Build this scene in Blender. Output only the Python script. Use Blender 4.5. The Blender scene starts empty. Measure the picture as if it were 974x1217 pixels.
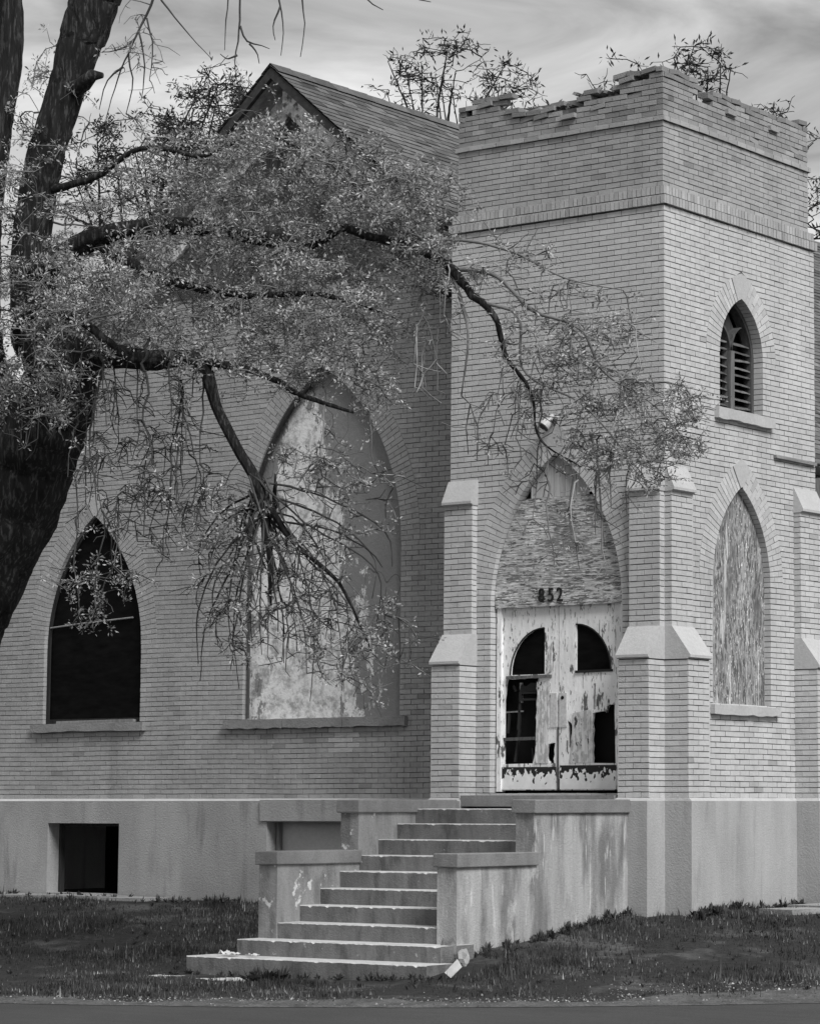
import bpy, math, random
import numpy as np
from mathutils import Vector, Matrix
from mathutils.geometry import tessellate_polygon

random.seed(7); rng = np.random.default_rng(11)
scene = bpy.context.scene
col = scene.collection

# ------------------------------------------------------------------ camera
FPX, PCX, PCY, YH = 3260.0, 760.0, 608.5, 955.0
pitch = math.atan((YH - PCY) / FPX)
az = math.radians(124.4)
FW = np.array([math.cos(az)*math.cos(pitch), math.sin(az)*math.cos(pitch), math.sin(pitch)])
RT = np.array([math.sin(az), -math.cos(az), 0.0])
UP = np.cross(RT, FW)
FH = np.array([math.cos(az), math.sin(az), 0.0])
CAM = np.array([17.7154, -26.3754, -0.0627])
cd = bpy.data.cameras.new('camera'); cam = bpy.data.objects.new('camera', cd); col.objects.link(cam)
cd.sensor_fit = 'VERTICAL'; cd.sensor_height = 24.0; cd.lens = FPX/1217*24.0
cd.shift_x = (487.0 - PCX)/1217; cd.shift_y = 0.0
cd.clip_start = 0.1; cd.clip_end = 3000
m = Matrix.Identity(4)
for i, v in enumerate((RT, UP, -FW)):
    for j in range(3): m[j][i] = v[j]
for j in range(3): m[j][3] = CAM[j]
cam.matrix_world = m
scene.camera = cam

# ------------------------------------------------------------------ light
SUN_AZ, SUN_EL = math.radians(-23), math.radians(45)      # direction to the sun, angle from +X
sdir = Vector((math.cos(SUN_AZ)*math.cos(SUN_EL), math.sin(SUN_AZ)*math.cos(SUN_EL), math.sin(SUN_EL)))
sl = bpy.data.lights.new('sun', 'SUN'); sl.energy = 1.5; sl.angle = math.radians(24); sl.color = (1, 1, 1)
so = bpy.data.objects.new('sun', sl); col.objects.link(so)
so.rotation_euler = sdir.to_track_quat('Z', 'Y').to_euler(); so.location = (20, -20, 30)

w = bpy.data.worlds.new('World'); scene.world = w; w.use_nodes = True
nt = w.node_tree; nt.nodes.clear()
def N(t, typ, **kw):
    n = t.nodes.new(typ)
    for k, v in kw.items(): setattr(n, k, v)
    return n
out = N(nt, 'ShaderNodeOutputWorld'); bg = N(nt, 'ShaderNodeBackground'); bg.inputs[1].default_value = 0.1
sky = N(nt, 'ShaderNodeTexSky'); sky.sky_type = 'NISHITA'; sky.sun_disc = False
sky.sun_elevation = SUN_EL; sky.sun_rotation = math.pi/2 - SUN_AZ
bw = N(nt, 'ShaderNodeRGBToBW'); nt.links.new(sky.outputs[0], bw.inputs[0])
tc = N(nt, 'ShaderNodeTexCoord'); mp = N(nt, 'ShaderNodeMapping'); mp.inputs['Scale'].default_value = (1, 1, 3.4)
nt.links.new(tc.outputs['Generated'], mp.inputs[0])
nz = N(nt, 'ShaderNodeTexNoise'); nz.inputs['Scale'].default_value = 6.5; nz.inputs['Detail'].default_value = 10; nz.inputs['Roughness'].default_value = .55
nz.inputs['Distortion'].default_value = .6
nt.links.new(mp.outputs[0], nz.inputs[0])
rp = N(nt, 'ShaderNodeMapRange'); rp.inputs[1].default_value = .32; rp.inputs[2].default_value = .68
rp.inputs[3].default_value = .9; rp.inputs[4].default_value = 4.2
nt.links.new(nz.outputs[0], rp.inputs[0])
mx = N(nt, 'ShaderNodeMix'); mx.data_type = 'FLOAT'; mx.inputs[0].default_value = .82      # cloud cover
nt.links.new(bw.outputs[0], mx.inputs[2]); nt.links.new(rp.outputs[0], mx.inputs[3])
nt.links.new(mx.outputs[0], bg.inputs[0]); nt.links.new(bg.outputs[0], out.inputs[0])

vs = scene.view_settings; vs.view_transform = 'Standard'; vs.look = 'None'; vs.exposure = 1.12; vs.gamma = 1.0; vs.use_curve_mapping = False
scene.render.engine = 'CYCLES'

# ------------------------------------------------------------------ materials
def mat(name, base, rough=.9, noise=(), tone=True, bump=(), patch=None, spec=.3, crack=None, sharp=False):
    """grey procedural material. noise: (scale(x,y,z), amount, detail) multiplies; patch: (scale, lo, hi, value, detail) mixes a second grey;
    bump: (scale, strength, detail)"""
    m = bpy.data.materials.new(name); m.use_nodes = True
    t = m.node_tree; b = t.nodes['Principled BSDF']
    b.inputs['Roughness'].default_value = rough; b.inputs['Specular IOR Level'].default_value = spec
    tcn = N(t, 'ShaderNodeTexCoord'); src = tcn.outputs['Object']
    def noisef(sc, det):
        mpn = N(t, 'ShaderNodeMapping'); mpn.inputs['Scale'].default_value = sc if isinstance(sc, tuple) else (sc, sc, sc)
        t.links.new(src, mpn.inputs[0])
        n = N(t, 'ShaderNodeTexNoise'); n.inputs['Scale'].default_value = 1.0; n.inputs['Detail'].default_value = det; n.inputs['Roughness'].default_value = .6
        t.links.new(mpn.outputs[0], n.inputs[0]); return n.outputs[0]
    def math_(op, a, b_=None, clamp=False):
        n = N(t, 'ShaderNodeMath'); n.operation = op; n.use_clamp = clamp
        for i, v in enumerate((a, b_)):
            if v is None: continue
            if isinstance(v, (int, float)): n.inputs[i].default_value = v
            else: t.links.new(v, n.inputs[i])
        return n.outputs[0]
    v = base
    if patch:
        for (sc, lo, hi, val, det) in (patch if isinstance(patch, list) else [patch]):
            f = noisef(sc, det)
            mr = N(t, 'ShaderNodeMapRange'); mr.inputs[1].default_value = lo; mr.inputs[2].default_value = hi
            t.links.new(f, mr.inputs[0])
            mm = N(t, 'ShaderNodeMix'); mm.data_type = 'FLOAT'
            t.links.new(mr.outputs[0], mm.inputs[0])
            if isinstance(v, float): mm.inputs[2].default_value = v
            else: t.links.new(v, mm.inputs[2])
            mm.inputs[3].default_value = val; v = mm.outputs[0]
    for sc, amt, det in noise:
        f = noisef(sc, det)
        mr = N(t, 'ShaderNodeMapRange'); mr.inputs[1].default_value = .25; mr.inputs[2].default_value = .75
        mr.inputs[3].default_value = 1-amt; mr.inputs[4].default_value = 1+amt; mr.clamp = True
        t.links.new(f, mr.inputs[0]); v = math_('MULTIPLY', v, mr.outputs[0])
    if crack:
        for (sc, wd, dk) in crack:
            f = noisef(sc, 3); ab = math_('ABSOLUTE', math_('SUBTRACT', f, .5))
            mr = N(t, 'ShaderNodeMapRange'); mr.inputs[1].default_value = wd*.4; mr.inputs[2].default_value = wd; mr.inputs[3].default_value = dk; mr.inputs[4].default_value = 1.0
            t.links.new(ab, mr.inputs[0]); v = math_('MULTIPLY', v, mr.outputs[0])
    if tone:
        at_ = N(t, 'ShaderNodeAttribute'); at_.attribute_name = 'tone'; v = math_('MULTIPLY', v, at_.outputs['Fac'])
    if isinstance(v, float): b.inputs['Base Color'].default_value = (v, v, v, 1)
    else:
        cc = N(t, 'ShaderNodeCombineColor')
        for i in range(3): t.links.new(v, cc.inputs[i])
        t.links.new(cc.outputs[0], b.inputs['Base Color'])
    if bump:
        sc, st, det = bump
        bn = N(t, 'ShaderNodeBump'); bn.inputs['Strength'].default_value = st; bn.inputs['Distance'].default_value = .02
        t.links.new(noisef(sc, det), bn.inputs['Height']); t.links.new(bn.outputs[0], b.inputs['Normal'])
    return m

MT = dict(
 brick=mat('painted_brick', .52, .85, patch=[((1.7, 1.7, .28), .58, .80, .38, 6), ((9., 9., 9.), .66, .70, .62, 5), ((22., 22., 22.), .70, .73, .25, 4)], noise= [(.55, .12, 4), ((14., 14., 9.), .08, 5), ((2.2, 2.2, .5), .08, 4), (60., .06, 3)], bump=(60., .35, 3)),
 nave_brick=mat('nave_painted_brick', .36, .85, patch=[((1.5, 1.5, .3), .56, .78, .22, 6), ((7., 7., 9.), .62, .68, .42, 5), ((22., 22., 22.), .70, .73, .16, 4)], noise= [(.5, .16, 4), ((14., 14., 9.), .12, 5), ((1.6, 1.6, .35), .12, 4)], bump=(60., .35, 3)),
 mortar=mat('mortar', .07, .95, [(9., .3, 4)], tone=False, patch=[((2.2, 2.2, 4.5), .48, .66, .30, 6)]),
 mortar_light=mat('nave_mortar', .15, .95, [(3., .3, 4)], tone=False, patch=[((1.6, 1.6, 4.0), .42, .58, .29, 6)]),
 stone=mat('cast_stone', .46, .85, [(1.8, .10, 4), (25., .10, 5)], bump=(50., .3, 4), tone=False),
 stone_dark=mat('weathered_sill_stone', .25, .9, [(2.2, .22, 5), (25., .14, 5)], bump=(40., .5, 4), tone=False),
 concrete=mat('foundation_concrete', .38, .9, [((3.5, 3.5, .45), .14, 5), (.9, .12, 5), (30., .07, 5)], bump=(45., .4, 5), tone=False, 
              patch=[((5., 5., .7), .58, .78, .24, 5)]),
 nave_concrete=mat('nave_foundation_plaster', .34, .9, [((2.5, 2.5, .8), .16, 6), (.7, .14, 5), (30., .10, 5)], bump=(45., .5, 5), tone=False, patch=[((4., 4., .6), .56, .72, .22, 6)]),
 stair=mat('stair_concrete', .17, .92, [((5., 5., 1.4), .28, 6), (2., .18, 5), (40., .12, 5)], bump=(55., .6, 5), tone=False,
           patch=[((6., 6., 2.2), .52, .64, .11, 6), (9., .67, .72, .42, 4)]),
 stain_wall=mat('stained_cheek_concrete', .37, .92, [((7., 7., .5), .22, 6), (30., .08, 5)], bump=(45., .5, 5), tone=False,
           patch=[((3.2, 3.2, .7), .46, .60, .19, 7), ((14., 14., 2.0), .60, .67, .50, 6), ((3., 3., 1.6), .60, .70, .46, 6)]),
 cheek_stair=mat('spalling_cheek_concrete', .27, .92, [((6., 6., 1.4), .25, 6), (30., .1, 5)], bump=(45., .6, 5), tone=False, patch=[((4., 4., 1.5), .50, .62, .17, 6), ((6., 6., 5.), .60, .63, .62, 6)]),
 tread=mat('pale_tread_concrete', .52, .9, [(4., .2, 5), (30., .15, 4)], tone=False, bump=(50., .5, 4)),
 frieze=mat('peeling_frieze_paint', .75, .85, [((6., 6., 6.), .45, 5), (20., .3, 4)], tone=True, patch=[((8., 8., 8.), .52, .60, .18, 6)], bump=(30., .5, 4)),
 coping=mat('coping_concrete', .21, .9, [((4., 4., 2.), .22, 5), (35., .12, 5)], bump=(50., .5, 5), tone=False),
 plaster=mat('peeling_plaster', .25, .9, crack=[((.7, .7, .4), .003, .5)], noise= [(1.2, .12, 5), (20., .08, 5)], tone=False, bump=(30., .4, 5)),
 ply_h=mat('weathered_plywood', .52, .9, patch=[((7., 7., 42.), .50, .56, .16, 8), ((1.7, 1.7, 3.2), .54, .62, .24, 8), ((12., 12., 75.), .56, .60, .72, 6), ((16., 16., 60.), .60, .63, .07, 5)], noise=[((7., 7., 50.), .4, 8), (1.9, .3, 6)], tone=False, bump=((4., 4., 50.), .9, 5)),
 ply_v=mat('weathered_upright_boards', .30, .9, noise=[((34., 34., 9.), .45, 8), ((4., 4., .8), .4, 6)], tone=False, bump=((44., 44., 4.), .8, 5),
           patch=[((38., 38., 9.), .50, .55, .11, 8), ((8., 8., .8), .57, .63, .55, 8), ((50., 50., 16.), .60, .64, .75, 6), ((3., 3., 1.2), .56, .68, .15, 6)]),
 wood_v=mat('grey_upright_planks', .45, .9, [((30., 30., 2.), .3, 5), ((3., 3., 1.), .15, 4)], tone=True, bump=((40., 40., 3.), .5, 4)),
 door_paint=mat('peeling_white_door_paint', .86, .7, [((12., 12., 3.), .10, 5), (2.5, .08, 4)], tone=False, bump=((18., 18., 7.), .5, 5),
           patch=[((9., 9., 3.0), .575, .60, .13, 8), ((40., 40., 9.), .60, .64, .20, 6), ((60., 60., 3.), .66, .68, .06, 3)]),
 kick=mat('scuffed_kick_panel', .82, .7, [(9., .12, 5)], tone=False),
 door_bare=mat('bare_door_wood', .42, .85, [((30., 30., 3.), .4, 5)], tone=False, bump=((30., 30., 4.), .6, 5),
           patch=[((16., 16., 7.), .46, .50, .62, 6), ((12., 12., 6.), .60, .63, .06, 6)]),
 dark_wood=mat('dark_weathered_wood', .09, .85, [((26., 26., 2.5), .5, 5)], tone=True, bump=((30., 30., 3.), .6, 5)),
 pale_wood=mat('pale_weathered_wood', .30, .85, [((22., 22., 3.), .35, 5)], tone=True, bump=((30., 30., 3.), .6, 5)),
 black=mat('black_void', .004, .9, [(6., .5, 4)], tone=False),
 metal_plate=mat('worn_push_plate', .55, .45, [(30., .25, 4)], tone=False, spec=.5),
 number=mat('black_number_paint', .015, .5, tone=False),
 lamp=mat('white_lamp_metal', .5, .4, [(20., .1, 3)], tone=False),
 shingle=mat('asphalt_shingle', .13, .95, [(14., .25, 4), ((1.2, 1.2, .6), .25, 4)], bump=(90., .6, 3)),
 rake=mat('dark_rake_board', .045, .8, [((12., 12., 12.), .5, 4)], tone=False),
 soffit=mat('peeling_soffit', .34, .85, [((5., 5., 5.), .45, 5), (22., .3, 4)], tone=False, bump=(30., .5, 4)),
 gable=mat('dark_gable_boards', .10, .9, [((14., 14., 2.), .4, 5)], tone=True),
 bark=mat('furrowed_bark', .012, .95, patch=[((30., 30., 4.5), .52, .60, .05, 6)], noise= [((16., 16., 2.6), .8, 6), (3., .3, 4)], tone=False, bump=((22., 22., 3.4), 1.0, 6)),
 twig=mat('twig_bark', .15, .9, [(5., .5, 4)], tone=True),
 leaf=mat('fresh_leaf', .34, .7, [(1.1, .22, 3)], tone=True),
 leaf_far=mat('far_leaf', .045, .7, [(1.0, .3, 3)], tone=True),
 grass=mat('short_lawn_grass', .04, .85, [(.9, .45, 4)], tone=True),
 soil=mat('lawn_soil', .026, .95, patch=[(1.1, .52, .62, .075, 7)], noise= [(1.2, .4, 5), (14., .45, 5)], tone=False, bump=(22., 1.0, 5)),
 gravel=mat('roadside_gravel', .16, .95, [(5., .5, 5), (40., .5, 4)], tone=True, bump=(50., .9, 4)),
 asphalt=mat('worn_asphalt', .062, .9, [((.5, .5, .5), .18, 4), (60., .35, 3), ((1.2, 6., 1.), .12, 4)], tone=False, bump=(120., .5, 3)),
 paper=mat('litter_paper', .55, .8, [(12., .2, 3)], tone=False),
 glass=mat('dirty_dark_glass', .004, .6, [((4., 4., 14.), .9, 5)], tone=False, spec=.06),
 slab=mat('pale_walk_slab', .30, .95, [(3., .3, 5), (30., .2, 4)], tone=False, bump=(40., .6, 4)),
)
# plaster infill: paint lost in the middle, showing pale plaster with ragged edges (a stain with its own outline)
def plaster_nodes():
    t = MT['plaster'].node_tree; b = t.nodes['Principled BSDF']
    tcn = N(t, 'ShaderNodeTexCoord'); sp = N(t, 'ShaderNodeSeparateXYZ'); t.links.new(tcn.outputs['Object'], sp.inputs[0])
    def ma(op, a, b_):
        n = N(t, 'ShaderNodeMath'); n.operation = op
        for i, v in enumerate((a, b_)):
            if isinstance(v, (int, float)): n.inputs[i].default_value = v
            else: t.links.new(v, n.inputs[i])
        return n.outputs[0]
    dx = ma('ABSOLUTE', ma('ADD', sp.outputs[0], 6.55), 0)
    hz = ma('MULTIPLY', ma('SUBTRACT', sp.outputs[2], 2.4), .16)
    dist = ma('ADD', ma('MULTIPLY', dx, .52), ma('MAXIMUM', hz, 0))
    n1 = N(t, 'ShaderNodeTexNoise'); n1.inputs['Scale'].default_value = 3.0; n1.inputs['Detail'].default_value = 12; n1.inputs['Roughness'].default_value = .74
    mp_ = N(t, 'ShaderNodeMapping'); mp_.inputs['Scale'].default_value = (1.3, 1.3, .7); t.links.new(tcn.outputs['Object'], mp_.inputs[0]); t.links.new(mp_.outputs[0], n1.inputs[0])
    s = ma('SUBTRACT', ma('MULTIPLY', n1.outputs[0], 2.0), dist)
    mr = N(t, 'ShaderNodeMapRange'); mr.inputs[1].default_value = .47; mr.inputs[2].default_value = .50; t.links.new(s, mr.inputs[0])
    old = b.inputs['Base Color'].links[0].from_socket
    mm = N(t, 'ShaderNodeMix'); mm.data_type = 'RGBA'; t.links.new(mr.outputs[0], mm.inputs[0]); t.links.new(old, mm.inputs[6])
    cr = N(t, 'ShaderNodeMapRange'); cr.inputs[1].default_value = .40; cr.inputs[2].default_value = .54; cr.inputs[3].default_value = .36; cr.inputs[4].default_value = .82
    n2 = N(t, 'ShaderNodeTexNoise'); n2.inputs['Scale'].default_value = 4.5; n2.inputs['Detail'].default_value = 12; n2.inputs['Roughness'].default_value = .72; t.links.new(tcn.outputs['Object'], n2.inputs[0]); t.links.new(n2.outputs[0], cr.inputs[0])
    cc = N(t, 'ShaderNodeCombineColor')
    for i in range(3): t.links.new(cr.outputs[0], cc.inputs[i])
    t.links.new(cc.outputs[0], mm.inputs[7]); t.links.new(mm.outputs[2], b.inputs['Base Color'])
plaster_nodes()
def kick_nodes():      # dark scuff with a ragged lower edge across the top of the panel
    t = MT['kick'].node_tree; b = t.nodes['Principled BSDF']
    tcn = N(t, 'ShaderNodeTexCoord'); sp = N(t, 'ShaderNodeSeparateXYZ'); t.links.new(tcn.outputs['Object'], sp.inputs[0])
    mp_ = N(t, 'ShaderNodeMapping'); mp_.inputs['Scale'].default_value = (17, 17, 13); t.links.new(tcn.outputs['Object'], mp_.inputs[0])
    n1 = N(t, 'ShaderNodeTexNoise'); n1.inputs['Scale'].default_value = 1; n1.inputs['Detail'].default_value = 7; t.links.new(mp_.outputs[0], n1.inputs[0])
    a = N(t, 'ShaderNodeMath'); a.operation = 'MULTIPLY_ADD'; t.links.new(n1.outputs[0], a.inputs[0]); a.inputs[1].default_value = .62; t.links.new(sp.outputs[2], a.inputs[2])
    mr = N(t, 'ShaderNodeMapRange'); mr.inputs[1].default_value = .60; mr.inputs[2].default_value = .61; t.links.new(a.outputs[0], mr.inputs[0])
    old = b.inputs['Base Color'].links[0].from_socket
    mm = N(t, 'ShaderNodeMix'); mm.data_type = 'RGBA'; t.links.new(mr.outputs[0], mm.inputs[0]); t.links.new(old, mm.inputs[6]); mm.inputs[7].default_value = (.02, .02, .02, 1)
    t.links.new(mm.outputs[2], b.inputs['Base Color'])
kick_nodes()
def leaf_translucent(m):
    t = m.node_tree; b = t.nodes['Principled BSDF']; o = t.nodes['Material Output']
    tr = N(t, 'ShaderNodeBsdfTranslucent'); ms = N(t, 'ShaderNodeMixShader'); ms.inputs[0].default_value = .16
    if b.inputs['Base Color'].links: t.links.new(b.inputs['Base Color'].links[0].from_socket, tr.inputs[0])
    t.links.new(b.outputs[0], ms.inputs[1]); t.links.new(tr.outputs[0], ms.inputs[2]); t.links.new(ms.outputs[0], o.inputs[0])
leaf_translucent(MT['leaf']); leaf_translucent(MT['leaf_far'])

# ------------------------------------------------------------------ mesh helpers
class MB:
    def __init__(s): s.v = []; s.f = []; s.t = []
    def add(s, verts, faces, tone=1.0):
        o = len(s.v); s.v.extend([tuple(map(float, p)) for p in verts])
        for f in faces: s.f.append(tuple(i+o for i in f)); s.t.append(tone)
    def box(s, x0, x1, y0, y1, z0, z1, tone=1.0, jit=0):
        p = [(x, y, z) for z in (z0, z1) for y in (y0, y1) for x in (x0, x1)]
        if jit: p = [tuple(c+random.uniform(-jit, jit) for c in q) for q in p]
        s.add(p, [(0,2,3,1),(4,5,7,6),(0,1,5,4),(2,6,7,3),(0,4,6,2),(1,3,7,5)], tone)
    def extrude(s, poly, P, n0, n1, tone=1.0, holes=(), caps=(True, True)):
        """poly/holes: (u,z) loops; P(u,z,n)->xyz ; n1 = outer face"""
        loops = [list(poly)] + [list(h) for h in holes]
        flat = [q for l in loops for q in l]; k = len(flat)
        vs_ = [P(u, z, n1) for u, z in flat] + [P(u, z, n0) for u, z in flat]
        if len(loops) == 1 and k <= 4: tris = [tuple(range(k))]
        else: tris = [tuple(t_) for t_ in tessellate_polygon([[Vector((u, z, 0)) for u, z in l] for l in loops])]
        # make outward
        def area(t_): return sum(flat[t_[i]][0]*flat[t_[(i+1) % len(t_)]][1]-flat[t_[(i+1) % len(t_)]][0]*flat[t_[i]][1] for i in range(len(t_)))
        o0 = np.array(P(0, 0, 0)); du = np.array(P(1, 0, 0))-o0; dz = np.array(P(0, 1, 0))-o0; dn = np.array(P(0, 0, 1))-o0
        sgn = 1 if np.dot(np.cross(du, dz), dn) > 0 else -1
        fs = []
        for t_ in tris:
            a = area(t_)
            if abs(a) < 1e-9: continue
            t2 = t_ if a*sgn > 0 else tuple(reversed(t_))
            if caps[0]: fs.append(t2)
            if caps[1]: fs.append(tuple(i+k for i in reversed(t2)))
        st = 0
        for li, l in enumerate(loops):
            n = len(l); A = sum(l[i][0]*l[(i+1) % n][1]-l[(i+1) % n][0]*l[i][1] for i in range(n))
            flip = (A*sgn > 0) == (li == 0)
            for i in range(n):
                a, b_ = st+i, st+(i+1) % n
                q = (a, a+k, b_+k, b_) if flip else (b_, b_+k, a+k, a)
                fs.append(q)
            st += n
        s.add(vs_, fs, tone)
    def tube(s, pts, rad, seg=6, tone=1.0, cap=False):
        pts = np.asarray(pts, float); n = len(pts); rad = np.asarray(rad, float)
        rad = np.broadcast_to(rad if rad.ndim == 2 else np.broadcast_to(rad, (n,))[:, None], (n, seg))
        tan = np.gradient(pts, axis=0); tan /= np.linalg.norm(tan, axis=1)[:, None]+1e-9
        ref = np.array([.31, .27, .91]); 
        if abs(tan[0] @ ref) > .9: ref = np.array([.9, -.3, .1])
        a = np.cross(tan, ref); a /= np.linalg.norm(a, axis=1)[:, None]+1e-9; b_ = np.cross(tan, a)
        th = np.arange(seg)/seg*2*math.pi
        ring = pts[:, None]+rad[:, :, None]*(np.cos(th)[None, :, None]*a[:, None]+np.sin(th)[None, :, None]*b_[:, None])
        fs = [(i*seg+j, i*seg+(j+1) % seg, (i+1)*seg+(j+1) % seg, (i+1)*seg+j) for i in range(n-1) for j in range(seg)]
        if cap: fs += [tuple(range(seg))[::-1], tuple((n-1)*seg+j for j in range(seg))]
        s.add(ring.reshape(-1, 3), fs, tone)
    def mesh(s, name, material, smooth=False):
        me = bpy.data.meshes.new(name); me.from_pydata(s.v, [], s.f)
        a = me.attributes.new('tone', 'FLOAT', 'FACE'); a.data.foreach_set('value', np.array(s.t, 'f'))
        me.materials.append(material)
        if smooth: me.polygons.foreach_set('use_smooth', [True]*len(me.polygons))
        return me
    def build(s, name, material, parent=None, kind=None, smooth=False):
        o = bpy.data.objects.new(name, s.mesh(name, MT[material] if isinstance(material, str) else material, smooth)); col.objects.link(o)
        if parent: setpar(o, parent)
        if kind: o['kind'] = kind
        return o
def wloc(o):
    v = Vector(o.location); p = o.parent
    return v if p is None else (o.matrix_parent_inverse @ v if False else v)
ORG = {}
def setpar(o, p):
    o.parent = p
    if p.name in ORG: o.matrix_parent_inverse = Matrix.Translation(-ORG[p.name])
def thing(name, label, cat, loc, group=None):
    o = bpy.data.objects.new(name, None); col.objects.link(o); o.location = loc; ORG[o.name] = Vector(loc)
    o.empty_display_size = .3; o['label'] = label; o['category'] = cat
    if group: o['group'] = group
    return o
def tag(o, label, cat, group=None):
    o['label'] = label; o['category'] = cat
    if group: o['group'] = group
    return o
def frame(o, u, n):
    o = np.array(o, float); u = np.array(u, float); n = np.array(n, float)
    def P(a, z, d): q = o+u*a+n*d; return (q[0], q[1], q[2]+z)
    return P
def at(px, py, d):
    r = FW+RT*(px-PCX)/FPX-UP*(py-PCY)/FPX
    return CAM+r*d

# ------------------------------------------------------------------ ground
def edge(u): return 25.9+.05*(u+2.2)**2*np.exp(-np.abs(u+2.2)/14)
def ground_z(x, y):
    x = np.asarray(x, float); y = np.asarray(y, float)
    d = (x-CAM[0])*FH[0]+(y-CAM[1])*FH[1]; u = (x-CAM[0])*RT[0]+(y-CAM[1])*RT[1]
    s = d-edge(u)
    zr = np.interp(s, [-1, -.15, 0, .4, 2, 3, 5.4, 8, 40], [-2.02, -1.97, -1.935, -1.905, -1.82, -1.70, -1.34, -1.32, -1.36])
    zl = np.interp(s, [-1, -.15, 0, .4, 4.0, 6, 9.5, 12, 40], [-2.02, -1.97, -1.935, -1.915, -1.90, -1.76, -1.38, -1.335, -1.36])
    k = np.clip((u+3.1)/1.5, 0, 1); k = k*k*(3-2*k)
    und = .018*np.sin(x*2.3+y*1.1)*np.sin(y*1.9-x*.7)+.01*np.sin(x*6.1)*np.sin(y*5.3+1)
    return zl*(1-k)+zr*k+und*np.clip(s-.4, 0, 1)*np.clip((5.0-s+6)/4, 0, 1)
def ground_sheet():
    gu = np.concatenate([np.linspace(-1500, -25, 14), np.arange(-22, 14, .3), np.linspace(16, 1500, 14)])
    gd = np.concatenate([np.linspace(-600, 18, 8), np.arange(20, 46, .22), np.linspace(48, 2200, 16)])
    U, D = np.meshgrid(gu, gd)
    X = CAM[0]+U*RT[0]+D*FH[0]; Y = CAM[1]+U*RT[1]+D*FH[1]; Z = ground_z(X, Y)
    nu = len(gu)
    mb = MB(); mb.v = [tuple(p) for p in np.stack([X, Y, Z], -1).reshape(-1, 3)]
    mb.f = [(j*nu+i, j*nu+i+1, (j+1)*nu+i+1, (j+1)*nu+i) for j in range(len(gd)-1) for i in range(nu-1)]; mb.t = [1.0]*len(mb.f)
    o = mb.build('ground', 'soil', smooth=True); o['kind'] = 'structure'
    mb = MB(); mb.add([(-900, -900, -1.945), (900, -900, -1.945), (900, 900, -1.945), (-900, 900, -1.945)], [(0, 1, 2, 3)])
    o = mb.build('road', 'asphalt'); o['kind'] = 'structure'
ground_sheet()

# ------------------------------------------------------------------ church
church = thing('brick_church', 'weathered painted brick church with square corner tower and boarded pointed-arch windows', 'church', (-6.5, 6, -1.4))
CRS, BH, BL, JT = .0663, .0563, .213, .0095
class Arch:
    def __init__(s, c, a, z0, zs, za, w=.30):
        zs = round(zs/CRS)*CRS; s.c, s.a, s.z0, s.zs, s.w = c, a, z0, zs, w
        h = za-zs; s.R = (h*h+a*a)/(2*a); s.k = s.R-a; s.za = za
    def inner(s, n=14, grow=0.0, zb=None):
        R = s.R+grow; th = np.linspace(0, math.acos(s.k/R), n)
        r = [(s.c-s.k+R*math.cos(t), s.zs+R*math.sin(t)) for t in th]
        l = [(2*s.c-x, z) for x, z in reversed(r[:-1])]
        z0 = s.z0 if zb is None else zb
        return [(s.c+s.a+grow, z0)]+r+l+[(s.c-s.a-grow, z0)]
    def half(s, z):          # half width cut out of the coursed brickwork at height z
        if z < s.z0 or z > s.zs+math.sqrt(max((s.R+s.w)**2-s.k**2, 0)): return None
        if z <= s.zs+.004: return s.a
        return max(-s.k+math.sqrt(max((s.R+s.w)**2-(z-s.zs)**2, 0)), 0)
SINGLE = []      # individually picked bricks: (P, u0,u1,z0,z1)
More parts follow.
